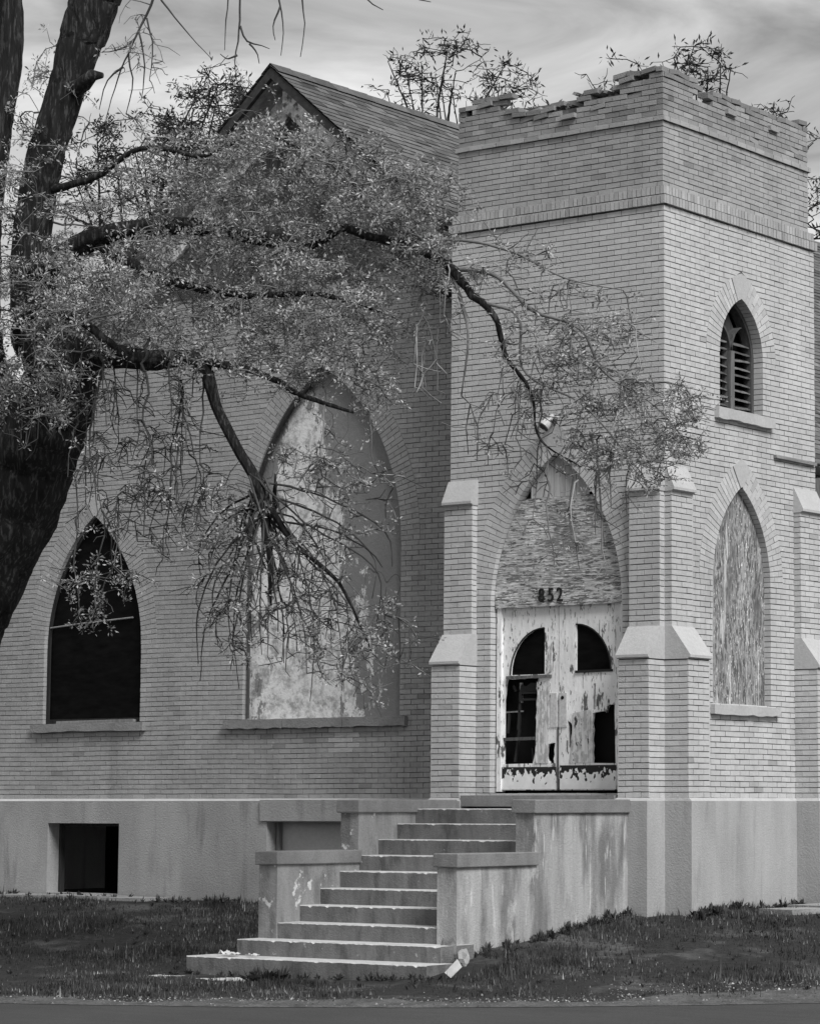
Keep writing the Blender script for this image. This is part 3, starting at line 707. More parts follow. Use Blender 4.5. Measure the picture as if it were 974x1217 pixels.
for k in range(9):
    z = 4.76+k*.098
    for (ua, ub) in ((1.25, 1.60), (1.69, 2.14)):
        hw = .49 if z < 5.38 else max(0, -A_up.k+math.sqrt(A_up.R**2-(z+.05-5.38)**2))
        ua2, ub2 = max(ua, 1.693-hw+.03), min(ub, 1.693+hw-.03)
        if ub2-ua2 < .08: continue
        t0, t1 = random.uniform(-.012, .012), random.uniform(-.012, .012)
        mb = MB(); n = 6; us = np.linspace(ua2, ub2, n); vv = []
        for i, u in enumerate(us):
            zz = z+t0+(t1-t0)*i/(n-1)+random.uniform(-.005, .005)
            for (dz, nn) in ((0, -.15), (.014, -.15), (.070, -.27), (.056, -.27)): vv.append(F_right(u, zz+dz, nn))
        fs = [(i*4+j, i*4+(j+1) % 4, (i+1)*4+(j+1) % 4, (i+1)*4+j) for i in range(n-1) for j in range(4)]+[(0, 1, 2, 3), (4*n-1, 4*n-2, 4*n-3, 4*n-4)]
        mb.add(vv, fs, random.uniform(1.0, 2.2)); o_ = mb.build('slat', 'dark_wood', wu); bm_fix(o_)
sill(F_right, 1.075, 2.37, 4.555, 4.682, wu, 'stone')
# nave left window: dark
wn = panel(F_nave, A_nl, .09, 'glass', 'dark_lancet_window', church)
mb = MB(); mb.extrude(A_nl.inner(zb=1.06, grow=-.003), F_nave, -.088, -.06, .25, holes=[A_nl.inner(zb=1.12, grow=-.05)]); mb.build('frame', 'dark_wood', wn)
mb = MB(); mb.tube([F_nave(-11.22, 2.42, -.06), F_nave(-10.6, 2.46, -.06), F_nave(-9.6, 2.51, -.06)], .012, 6, cap=True, tone=.9); mb.build('crossbar', 'pale_wood', wn)
sill(F_nave, -11.46, -9.26, .945, 1.052, wn, 'stone_dark')
mb = MB(); mb.box(-11.0, -9.5, 1.0, 1.085, 1.052, 1.09, .7, jit=.012); mb.build('loose_sill_board', 'pale_wood', wn)
# nave wide window: plastered up
wb = panel(F_nave, A_nb, .12, 'plaster', 'plastered_wide_window', church)
sill(F_nave, -7.76, -4.63, .935, 1.052, wb, 'stone_dark', pieces=3, drop=-.004)
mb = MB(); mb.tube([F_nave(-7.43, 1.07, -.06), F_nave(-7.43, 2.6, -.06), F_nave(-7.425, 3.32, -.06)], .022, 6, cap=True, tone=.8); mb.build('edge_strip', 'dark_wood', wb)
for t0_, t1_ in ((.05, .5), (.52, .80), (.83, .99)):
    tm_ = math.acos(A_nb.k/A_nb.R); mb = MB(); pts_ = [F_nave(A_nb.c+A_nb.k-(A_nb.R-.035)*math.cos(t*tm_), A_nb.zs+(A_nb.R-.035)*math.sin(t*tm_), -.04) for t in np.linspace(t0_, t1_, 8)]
    mb.tube(pts_, .034, 6, cap=True, tone=.35); mb.build('edge_strip', 'dark_wood', wb)  # wood frame remnants; shade of the arch reveal is put into their dark tone

# ---- doorway
DY = .14
FD = frame((0, DY, 0), (1, 0, 0), (0, -1, 0))
# transom boarding: upright planks at the tip, plywood sheet below
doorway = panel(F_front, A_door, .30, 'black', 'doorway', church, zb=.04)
ply = MB()
inn = [p for p in A_door.inner(n=30, grow=-.01)]
inn = [p for p in inn if 2.30 < p[1] < 3.60]
lft = sorted([p for p in inn if p[0] < -1.57], key=lambda p: p[1]); rgt = sorted([p for p in inn if p[0] > -1.57], key=lambda p: p[1])
def hw_door(z): return A_door.a-.008 if z <= A_door.zs else -A_door.k+math.sqrt(A_door.R**2-(z-A_door.zs)**2)-.008
zz = np.linspace(2.29, 3.60, 14)
ply.extrude([(-1.57-hw_door(z), z) for z in zz[::-1]]+[(-1.57+hw_door(z), z) for z in zz], F_front, -.10, -.075)
plyo = ply.build('plywood_sheet', 'ply_h', doorway)
for i, (a, b) in enumerate(((-2.0, -1.83), (-1.83, -1.66), (-1.66, -1.49), (-1.49, -1.33), (-1.33, -1.14))):
    zs_ = []
    for u in (a+.003, b-.003):
        h = A_door.zs+math.sqrt(max(A_door.R**2-(abs(u+1.57)+A_door.k)**2, 0)) if abs(u+1.57)+A_door.k < A_door.R else 0
        zs_.append(h-.01)
    pts = [(a+.003, 3.605), (b-.003, 3.605), (b-.003, max(zs_[1], 3.61))]
    if a < -1.57 < b: pts.append((-1.57, 4.115))
    pts.append((a+.003, max(zs_[0], 3.61)))
    mb = MB(); mb.extrude(pts, F_front, -.11, -.085-random.uniform(0, .006), random.uniform(.85, 1.1)); mb.build('plank', 'wood_v', doorway)
# house number
for ch, ux in (('8', -1.87), ('5', -1.73), ('2', -1.60)):
    cu = bpy.data.curves.new('digit', 'FONT'); cu.body = ch; cu.size = .235; cu.extrude = .012; cu.offset = .0006
    tmp = bpy.data.objects.new('digit', cu); col.objects.link(tmp)
    me = bpy.data.meshes.new_from_object(tmp.evaluated_get(bpy.context.evaluated_depsgraph_get())); bpy.data.objects.remove(tmp)
    me.transform(Matrix.Scale(.82, 4, (1, 0, 0))); me.transform(Matrix.Rotation(math.radians(90), 4, 'X')); me.transform(Matrix.Translation((ux, .066, 2.345)))
    me.materials.clear(); me.materials.append(MT['number'])
    o = bpy.data.objects.new('number_digit', me); col.objects.link(o); o.parent = doorway
# jamb boards
mb = MB(); mb.extrude([(-2.515, .08), (-2.45, .08), (-2.45, 2.29), (-2.515, 2.29)], F_front, -.20, -.10); mb.build('door_jamb', 'door_paint', doorway)
mb = MB(); mb.extrude([(-.69, .08), (-.625, .08), (-.625, 2.29), (-.69, 2.29)], F_front, -.20, -.10); mb.build('door_jamb', 'door_paint', doorway)
# px on the door -> metres on the door plane
def dp(px, py): return (-2.548+(px-590)*.01258, .095+(940-py)*.01012)
def rect(a, b, c, d): return [dp(a, d), dp(c, d), dp(c, b), dp(a, b)]
def leaf(name, outline_, holes_, label):
    mb = MB(); mb.extrude(outline_, FD, -.045, 0, holes=holes_); o = mb.build(name, 'door_paint', doorway); o['label'] = label; return o
arcL = [dp(647.5-40.5*math.cos(t), 803-55*math.sin(t)) for t in np.linspace(0, math.pi/2, 10)]+[dp(647.5, 803)]
arcR = [dp(684.3+40.5*math.sin(t), 801-55.5*math.cos(t)) for t in np.linspace(0, math.pi/2, 10)]+[dp(684.3, 801)]
slit = [dp(607.5, 728), dp(609.5, 728), dp(605.5, 796), dp(600.5, 800)]
rag = lambda x0, y0, x1, y1, n, j: [dp(x0+(x1-x0)*i/n+random.uniform(-j, j), y0+(y1-y0)*i/n+random.uniform(-j, j)) for i in range(n+1)]
lowL = rag(602, 808, 640, 807, 6, .6)+rag(639, 812, 637, 874, 9, 1.0)+rag(640, 884, 634, 909, 4, .8)+[dp(592, 909), dp(592, 880)]+rag(595, 862, 601, 816, 5, .6)
lowL2 = rag(652, 886, 660, 884, 3, .6)+rag(660, 888, 658, 908, 4, .8)+[dp(655, 909)]+rag(650, 904, 651, 890, 3, .6)
lo_ = leaf('door_leaf', [dp(591, 940), dp(663.4, 940), dp(663.4, 720), dp(591, 720)], [arcL, lowL, lowL2], 'broken left door leaf with its lower panel gone')
lowR = rag(704, 850, 716, 848, 4, 1.5)+[dp(716.5, 842), dp(719, 850)]+rag(720, 843, 729.5, 838, 4, 1.2)+[dp(730, 909)]+rag(702.5, 909, 703, 856, 8, .9)
slitR = [dp(704.5, 816), dp(707, 815.5), dp(706.5, 846), dp(703.6, 847)]
lowR2 = rag(675, 858, 679, 862, 2, .5)+rag(680.5, 868, 678.5, 890, 5, .8)+rag(676, 892, 674.5, 862, 4, .6)
ro_ = leaf('door_leaf', [dp(664.4, 940), dp(738, 940), dp(738, 717), dp(664.4, 719)], [arcR, lowR, slitR, lowR2], 'right door leaf with ragged hole low on its outer side')
# glass in the quarter-round lights, beads, bars, sticks and plates
for arc, lf in ((arcL, lo_), (arcR, ro_)):
    mb = MB(); mb.extrude(arc, FD, -.035, -.028); mb.build('pane', 'glass', lf)
    mb = MB(); pts = [FD(u, z, .004) for u, z in arc[:-1]]; mb.tube(pts, .010, 5); mb.build('glazing_bead', 'kick', lf)
def bar(px0, py0, px1, py1, wpx, n0, n1, material, lf, name, tone=1.0):
    a = np.array(dp(px0, py0)); b = np.array(dp(px1, py1)); d = (b-a)/np.linalg.norm(b-a); nrm = np.array((-d[1], d[0]))*wpx*.0056
    q = [a-nrm, b-nrm, b+nrm, a+nrm]; mb = MB(); mb.extrude([tuple(p) for p in q], FD, n0, n1, tone); return mb.build(name, material, lf)
bar(603, 806, 656, 805.5, 3.2, -.02, .03, 'dark_wood', lo_, 'rail', 1.4)
bar(591, 879.5, 641, 878.5, 3.4, -.05, -.01, 'dark_wood', lo_, 'rail', .9)
bar(684, 801.5, 727, 801, 2.6, 0, .02, 'kick', ro_, 'rail')
for (a, b, c, d, wd, mt_, tn) in ((613, 868, 608, 906, 2.2, 'kick', 1), (601, 848, 599, 872, 2, 'kick', 1), (629, 890, 630, 905, 2.0, 'kick', 1), (614, 834, 612, 868, 3, 'kick', 1),
                            (606, 815, 609, 822, 3, 'kick', 1), (637, 812, 636, 838, 3, 'kick', 1), (615, 812, 615, 836, 3, 'pale_wood', 1), (594, 847, 617, 846, 1.6, 'dark_wood', 2)):
    bar(a, b, c, d, wd, -.10, -.07, mt_, lo_, 'broken_stick', tn)
mb = MB(); mb.extrude(rect(614, 823, 641, 833.5), FD, -.075, -.05, holes=[rect(617, 825.5, 638.5, 831)]); mb.build('small_frame', 'kick', lo_)
mb = MB(); mb.extrude([dp(614, 823), dp(616, 814), dp(622, 816.5), dp(628, 812.5), dp(634, 813), dp(640.5, 809), dp(641, 822)], FD, -.078, -.06); mb.build('torn_panel', 'kick', lo_)
mb = MB(); mb.extrude([dp(640, 812), dp(654, 812), dp(652, 908), dp(637, 908)], FD, .001, .012); mb.build('bare_stile', 'door_bare', lo_)
mb = MB(); mb.extrude([dp(681, 850), dp(702, 846), dp(702, 908), dp(677, 908), dp(680, 880)], FD, .001, .010); mb.build('bare_stile', 'door_bare', ro_)
for lf, r_ in ((lo_, rect(655.5, 826, 662.5, 866)), (ro_, rect(665.5, 826, 674, 866))):
    mb = MB(); mb.extrude(r_, FD, .001, .016); mb.build('push_plate', 'metal_plate', lf)
mb = MB(); mb.tube([FD(*dp(669.5, 831.5), .016), FD(*dp(669.5, 831.5), .022)], .022, 10, cap=True); mb.build('lock_hole', 'black', ro_)
for lf, r_ in ((lo_, rect(592, 912.5, 661.5, 939)), (ro_, rect(666.5, 911, 731, 939))):
    mb = MB(); mb.extrude(r_, FD, .001, .014); mb.build('kick_panel', 'kick', lf)
mb = MB(); mb.extrude([dp(653, 776), dp(657, 764), dp(655.5, 800), dp(651, 803)], FD, .001, .012); mb.build('split_strip', 'door_bare', lo_)
mb = MB(); mb.extrude(rect(663.2, 866, 664.6, 938), FD, .002, .015); mb.build('meeting_strip', 'dark_wood', lo_)
# flood lamp over the door
mb = MB(); c = np.array(F_front(-1.575, 4.50, 0)); 
mb.tube([c, c+np.array((0, -.10, .03))], .03, 10, cap=True); holder = mb.build('lamp_bracket', 'rake', tw_front)
mb = MB(); d = np.array((-.35, -.55, -.76)); d /= np.linalg.norm(d); c2 = c+np.array((0, -.10, .03))
mb.tube([c2-d*.05, c2+d*.02, c2+d*.04, c2+d*.10, c2+d*.14], [.028, .034, .042, .068, .07], 14, cap=True); lm = mb.build('flood_lamp', 'lamp', holder, smooth=False)
mb = MB(); mb.tube([c2+d*.137, c2+d*.15], [.073, .073], 14, cap=True); mb.build('lamp_rim', 'rake', holder)

# ------------------------------------------------------------------ entrance stairs
stairs = thing('entrance_stairs', 'worn concrete stairs with stepped cheek walls leading up to the peeling doors', 'stairs', (-1.6, -2.2, -1.7))
XL, XR, XLo, XRo = -2.765, -.522, -3.03, -.258
def slabstep(x0, x1, y0, y1, z0, z1, chips=1):
    """y0 front edge; front top edge worn and chipped"""
    mb = MB(); n = int((x1-x0)/.035)
    xs = np.linspace(x0, x1, n+1); vv = []
    w_ = 0
    for i, xx in enumerate(xs):
        w_ = .6*w_+random.uniform(-.006, .006)
        c_ = (random.uniform(.014, .028) if random.random() < .05*chips else .008)+abs(random.gauss(0, .004))
        vv += [(xx, y1, z1), (xx, y0+c_, z1+w_*.3), (xx, y0+w_*.3, z1-c_*.8), (xx, y0+.012, z0), (xx, y1, z0)]
    fs = [(i*5+j, (i+1)*5+j, (i+1)*5+j+1, i*5+j+1) for i in range(n) for j in range(4)]+[(0, 1, 2, 3, 4), tuple(n*5+j for j in (4, 3, 2, 1, 0))]
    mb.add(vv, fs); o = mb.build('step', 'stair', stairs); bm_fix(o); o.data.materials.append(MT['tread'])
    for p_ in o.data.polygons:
        if p_.normal.z > .45: p_.material_index = 1  # up-facing faces take the paler tread concrete, the rest stays darker
    return o
tops = [-.122, -.293, -.473, -.647, -.821, -1.005, -1.182, -1.361]; fronts = [-1.13, -1.46, -1.80, -2.135, -2.47, -2.80, -3.14, -3.50]
prev = -.385
for z, y in zip(tops, fronts):
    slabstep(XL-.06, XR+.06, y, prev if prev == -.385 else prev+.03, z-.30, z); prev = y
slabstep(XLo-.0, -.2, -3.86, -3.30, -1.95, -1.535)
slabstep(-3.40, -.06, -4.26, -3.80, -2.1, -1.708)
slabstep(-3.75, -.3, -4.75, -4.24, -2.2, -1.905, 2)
# landing block and threshold
mb = MB(); mb.box(XL-.0, XR-.0, -1.0, -.05, -.5, -.123); mb.build('landing', 'stair', stairs)
mb = MB(); mb.box(-2.70, -.46, -.36, .13, -.10, .035, jit=.004); mb.build('threshold_block', 'coping', stairs)
def cheek(xi, xo, rx, material):
    x0, x1 = min(xi, xo), max(xi, xo)
    P = lambda u, v, n: (n, u, v)
    yb = -.376
    poly = [(yb, -2.2), (yb, -.17), (-2.15, -.17), (-2.15, -.735), (-3.52, -.735), (-3.52, -2.2)]
    mb = MB(); mb.extrude(poly, P, x0, x1); o = mb.build('cheek_wall', material, stairs)
    for (ya, yb_, z0, z1) in ((-2.19, -.377, -.168, -.018), (-3.56, -2.12, -.733, -.588)):
        mb = MB(); mb.box(x0-.035, x1+.035, ya, yb_, z0, z1, jit=.004)
        c_ = mb.build('coping', 'coping', o)
        bv = c_.modifiers.new('bevel', 'BEVEL'); bv.width = .012; bv.segments = 2
    return o
c1 = cheek(XL, XLo, 0, 'cheek_stair'); c2_ = cheek(XR, XRo, 0, 'stain_wall')
# broken concrete lumps on the left cheek and beside the lowest right step
def lump(name, cpos, size, material, parent, n=1):
    mb = MB(); bm = bmesh.new(); bmesh.ops.create_icosphere(bm, subdivisions=2, radius=1)
    vv = []
    for v in bm.verts:
        p = np.array(v.co); r = 1+.28*math.sin(p[0]*5.1+cpos[0]*9)*math.sin(p[1]*4.3+cpos[1])+random.uniform(-.12, .12)
        vv.append(tuple(np.array(cpos)+p*r*np.array(size)))
    mb.add(vv, [tuple(v.index for v in f.verts) for f in bm.faces]); bm.free()
    return mb.build(name, material, parent)
lump('cracked_lump', (-.30, -3.60, -1.62), (.10, .09, .16), 'stair', stairs)
lump('cracked_lump', (-.06, -3.66, -1.66), (.07, .06, .10), 'stain_wall', stairs)

# ------------------------------------------------------------------ paving, litter, gravel, grass
def slab_thing(pts_, z1, label, name='walk_slab', th=.06):
    mb = MB(); mb.extrude(pts_, PH, z1-th, z1); o = mb.build(name, 'slab'); return tag(o, label, 'slab', 'old walk slabs beside the foundation')
xs = [-12.6, -11.6, -10.55, -9.4, -8.6]
for i in range(4):
    slab_thing([(xs[i]+.03, .88), (xs[i+1]-.03, .88), (xs[i+1]-.05, .35+random.uniform(-.05, .05)), (xs[i]+.02, .33)], -1.315+random.uniform(-.012, .008), 'pale concrete slab lying along the foot of the dark basement opening wall')
slab_thing([(.55, 1.15), (1.1, 1.0), (1.15, 1.75), (.7, 1.9)], -1.285, 'pale slab half sunk in grass at the foot of the tower side wall')
slab_thing([(.42, 2.0), (.95, 1.95), (.9, 2.75), (.45, 2.8)], -1.27, 'pale slab half sunk in grass at the foot of the tower side wall')
mb = MB(); c = at(533, 1160, 27.7); c[2] = float(ground_z(c[0], c[1]))+.01
a_ = np.array((.86, .51, 0)); b_ = np.array((.15, .25, .955))
q = [c-a_*.06+b_*.06, c+a_*.02+b_*.005, c+a_*.10+b_*.12, c+a_*.03+b_*.20]
mb.add([tuple(p) for p in q]+[tuple(p+np.array((-.004, .006, .002))) for p in q], [(0, 1, 2, 3), (7, 6, 5, 4), (0, 4, 5, 1), (1, 5, 6, 2), (2, 6, 7, 3), (3, 7, 4, 0)])
tag(mb.build('paper_card', 'paper'), 'pale card standing tilted in the grass at the stair foot', 'litter')
def litter(c, s_, label):
    n = 9; mb = MB(); g = np.linspace(-1, 1, n); vv = []
    for j in g:
        for i in g: vv.append((c[0]+i*s_+random.uniform(-.1, .1)*s_*.3, c[1]+j*s_*.7, c[2]+.015+abs(random.gauss(0, .35))*s_*.7*(1-.5*abs(i))))
    mb.add(vv, [(j*n+i, j*n+i+1, (j+1)*n+i+1, (j+1)*n+i) for j in range(n-1) for i in range(n-1)])
    tag(mb.build('crumpled_paper', 'paper'), label, 'litter')
litter((-2.96, -4.06, -1.705), .11, 'larger crumpled paper lying on the lowest broad step')
litter((-2.62, -4.06, -1.705), .07, 'smaller scrap of paper lying on the lowest broad step')
# gravel strip
def stones(n):
    mb = MB(); ico = [(0, 0, 1), (1, 0, 0), (0, 1, 0), (-1, 0, 0), (0, -1, 0), (0, 0, -.5)]; fa = [(0, 1, 2), (0, 2, 3), (0, 3, 4), (0, 4, 1), (5, 2, 1), (5, 3, 2), (5, 4, 3), (5, 1, 4)]
    for i in range(n):
        u = rng.uniform(-8.5, 3.2); s = abs(rng.normal(.12, .28 if u < 0 else .55)); 
        if u > -.3 and rng.random() < .5: s = rng.uniform(.1, 1.7)
        d = edge(u)+s-.12
        x = CAM[0]+u*RT[0]+d*FH[0]; y = CAM[1]+u*RT[1]+d*FH[1]; z = max(float(ground_z(x, y)), -1.945)
        r = rng.uniform(.006, .014)*(2.0 if rng.random() < .05 else 1)
        mb.add([(x+px_*r*rng.uniform(.6, 1.4), y+py_*r*rng.uniform(.6, 1.4), z+pz_*r*.8) for px_, py_, pz_ in ico], fa, rng.choice([.4, .8, 1.5, 3.0], p=[.35, .33, .22, .10]))
    o = mb.build('gravel', 'gravel'); o['label'] = 'loose pale gravel strewn along the road edge'; o['category'] = 'gravel'; o['kind'] = 'stuff'
def verge():
    us = np.arange(-16, 12, .12); mb = MB(); vv = []
    for i, u in enumerate(us):
        w_ = .28+.14*math.sin(u*1.7)+.1*math.sin(u*4.3)+rng.uniform(-.09, .09)+(max(0, u+.6)*.22)
        for k in range(6):
            s_ = -.16+rng.uniform(-.03, .03) if k == 0 else w_*k/5
            d = edge(u)+s_; x = CAM[0]+u*RT[0]+d*FH[0]; y = CAM[1]+u*RT[1]+d*FH[1]
            vv.append((x, y, max(float(ground_z(x, y)), -1.945)+.006+(.006*rng.random() if 0 < k < 5 else -.002)))
    mb.add(vv, [(i*6+k, i*6+k+1, (i+1)*6+k+1, (i+1)*6+k) for i in range(len(us)-1) for k in range(5)], .62)
    o = mb.build('gravel_verge', 'gravel', smooth=True); o['kind'] = 'structure'
verge()
stones(6500)
def lawn(n):
    u = rng.uniform(-11, 6.5, n); s = np.abs(rng.uniform(.18, 11.8, n))
    d = edge(u)+s; x = CAM[0]+u*RT[0]+d*FH[0]; y = CAM[1]+u*RT[1]+d*FH[1]
    ok = np.ones(n, bool)
    ok &= ~((x > -13.3) & (x < -3.0) & (y > .9)); ok &= ~((x > -3.3) & (x < 0.05) & (y > -.38)); ok &= ~((x > -.1) & (x < .1) & (y > 0)); ok &= ~((x > 0) & (x < .385) & (y > 0) & (y < .5)); ok &= ~((x > 0) & (x < .385) & (y > 2.85) & (y < 3.5)); ok &= ~((x < 0) & (y > 3))
    ok &= ~((x > -3.05) & (x < -.24) & (y > -3.87)); ok &= ~((x > -3.42) & (x < .31) & (y > -4.28) & (y < -3.3)); ok &= ~((x > -3.6) & (x < -.05) & (y > -4.75) & (y < -4.2))
    ok &= ~((x > -12.6) & (x < -8.6) & (y > .38))
    # patchy: thin towards the road
    pn = .5+.5*np.sin(x*1.7+1.3*np.sin(y*1.1))*np.sin(y*1.5+x*.6)
    ok &= rng.random(n) < np.clip((s-.1)/.7, 0, 1)*(.10+.90*pn)*np.where((u > -.3) & (s < 1.0+.25*u), .35, 1)
    x, y, s, pn = x[ok], y[ok], s[ok], pn[ok]; n = len(x)
    z = ground_z(x, y)-.01
    h = rng.uniform(.02, .05, n)*(.5+1.1*pn); tall = rng.random(n) < .015; h[tall] *= 2.2
    cl0 = np.sin(x*7.3+3*np.sin(y*3.9))*np.sin(y*8.1+2.2*np.sin(x*4.7)); h *= np.where(cl0 > .45, 1.9, 1.0)
    th = rng.uniform(0, 2*np.pi, n); ln = rng.uniform(.1, .55, n)*h; wd = rng.uniform(.004, .009, n)
    wx, wy = np.cos(th), np.sin(th); lx, ly = -np.sin(th), np.cos(th); sg = np.where(rng.random(n) < .5, 1, -1)
    v = np.empty((n, 3, 3))
    v[:, 0] = np.stack([x-wx*wd, y-wy*wd, z], 1); v[:, 1] = np.stack([x+wx*wd, y+wy*wd, z], 1); v[:, 2] = np.stack([x+lx*ln*sg, y+ly*ln*sg, z+h], 1)
    me = bpy.data.meshes.new('lawn_grass'); me.vertices.add(n*3); me.vertices.foreach_set('co', v.reshape(-1)); me.loops.add(n*3); me.loops.foreach_set('vertex_index', np.arange(n*3))
    me.polygons.add(n); me.polygons.foreach_set('loop_start', np.arange(n)*3); me.polygons.foreach_set('loop_total', np.full(n, 3))
    a = me.attributes.new('tone', 'FLOAT', 'FACE'); cl = .5+.5*np.sin(x*2.9+2*np.sin(y*2.1))*np.sin(y*3.3+1.5*np.sin(x*1.7)); tn = rng.uniform(.4, 1.5, n)*(.5+1.3*cl); dry = rng.random(n) < .06+.10*cl; tn[dry] *= 3.8; a.data.foreach_set('value', tn.astype('f'))
    me.update(); me.materials.append(MT['grass'])
    o = bpy.data.objects.new('lawn_grass', me); col.objects.link(o); o['kind'] = 'stuff'; o['label'] = 'dark short unkempt grass sloping up to the church walls'; o['category'] = 'grass'
lawn(260000)
def weeds():
    """low broad-leaved weeds and rank tufts in the lawn and along the walls"""
    mb = MB(); spots = []
    for k in range(420):
        u = rng.uniform(-8.5, 3.2); s_ = rng.uniform(.5, 10.5); d = edge(u)+s_; spots.append((CAM[0]+u*RT[0]+d*FH[0], CAM[1]+u*RT[1]+d*FH[1], rng.uniform(.04, .09)))
    for k in range(70): spots.append((rng.uniform(-12, -3.3), rng.uniform(.2, .85), rng.uniform(.06, .14)))
    for k in range(60): spots.append((-.258+abs(rng.normal(.05, .08))+.02, rng.uniform(-3.5, -.4), rng.uniform(.06, .13)))
    for k in range(60): spots.append((abs(rng.normal(.06, .06))+(.39 if k % 2 else .08), rng.uniform(-.1, .5) if k % 2 else rng.uniform(.55, 2.8), rng.uniform(.07, .16)))
    for k in range(40): spots.append((rng.uniform(-3.4, .2), -4.30-abs(rng.normal(0, .06)), rng.uniform(.05, .12)))
    for k in range(14): spots.append((rng.uniform(-1.9, -1.5), -4.80-abs(rng.normal(0, .05)), rng.uniform(.12, .22)))
    for (x, y, h) in spots:
        if (-13.3 < x < -3.1 and y > .92) or (-3.05 < x < -.24 and y > -3.87) or (-3.42 < x < .31 and -4.28 < y < -3.3) or (-3.3 < x < .04 and y > -.4): continue
        z = float(ground_z(x, y))
        for b in range(rng.integers(7, 16)):
            a = rng.uniform(0, 6.283); l = h*rng.uniform(.5, 1.1); w_ = h*rng.uniform(.05, .16); up_ = rng.uniform(.35, 1.0); ca, sa = math.cos(a), math.sin(a)
            p0 = np.array((x+ca*.01, y+sa*.01, z)); p2 = p0+np.array((ca*l*(1.1-up_), sa*l*(1.1-up_), l*up_)); p1 = p0*.5+p2*.5+np.array((0, 0, l*.12)); sd = np.array((-sa, ca, 0))*w_
            mb.add([p0, p1+sd, p2, p1-sd], [(0, 1, 2), (0, 2, 3)], rng.uniform(.4, 2.2))
    o = mb.build('weeds', 'grass'); o['kind'] = 'stuff'; o['label'] = 'low leafy weeds scattered through the lawn and along wall feet'; o['category'] = 'weeds'
weeds()

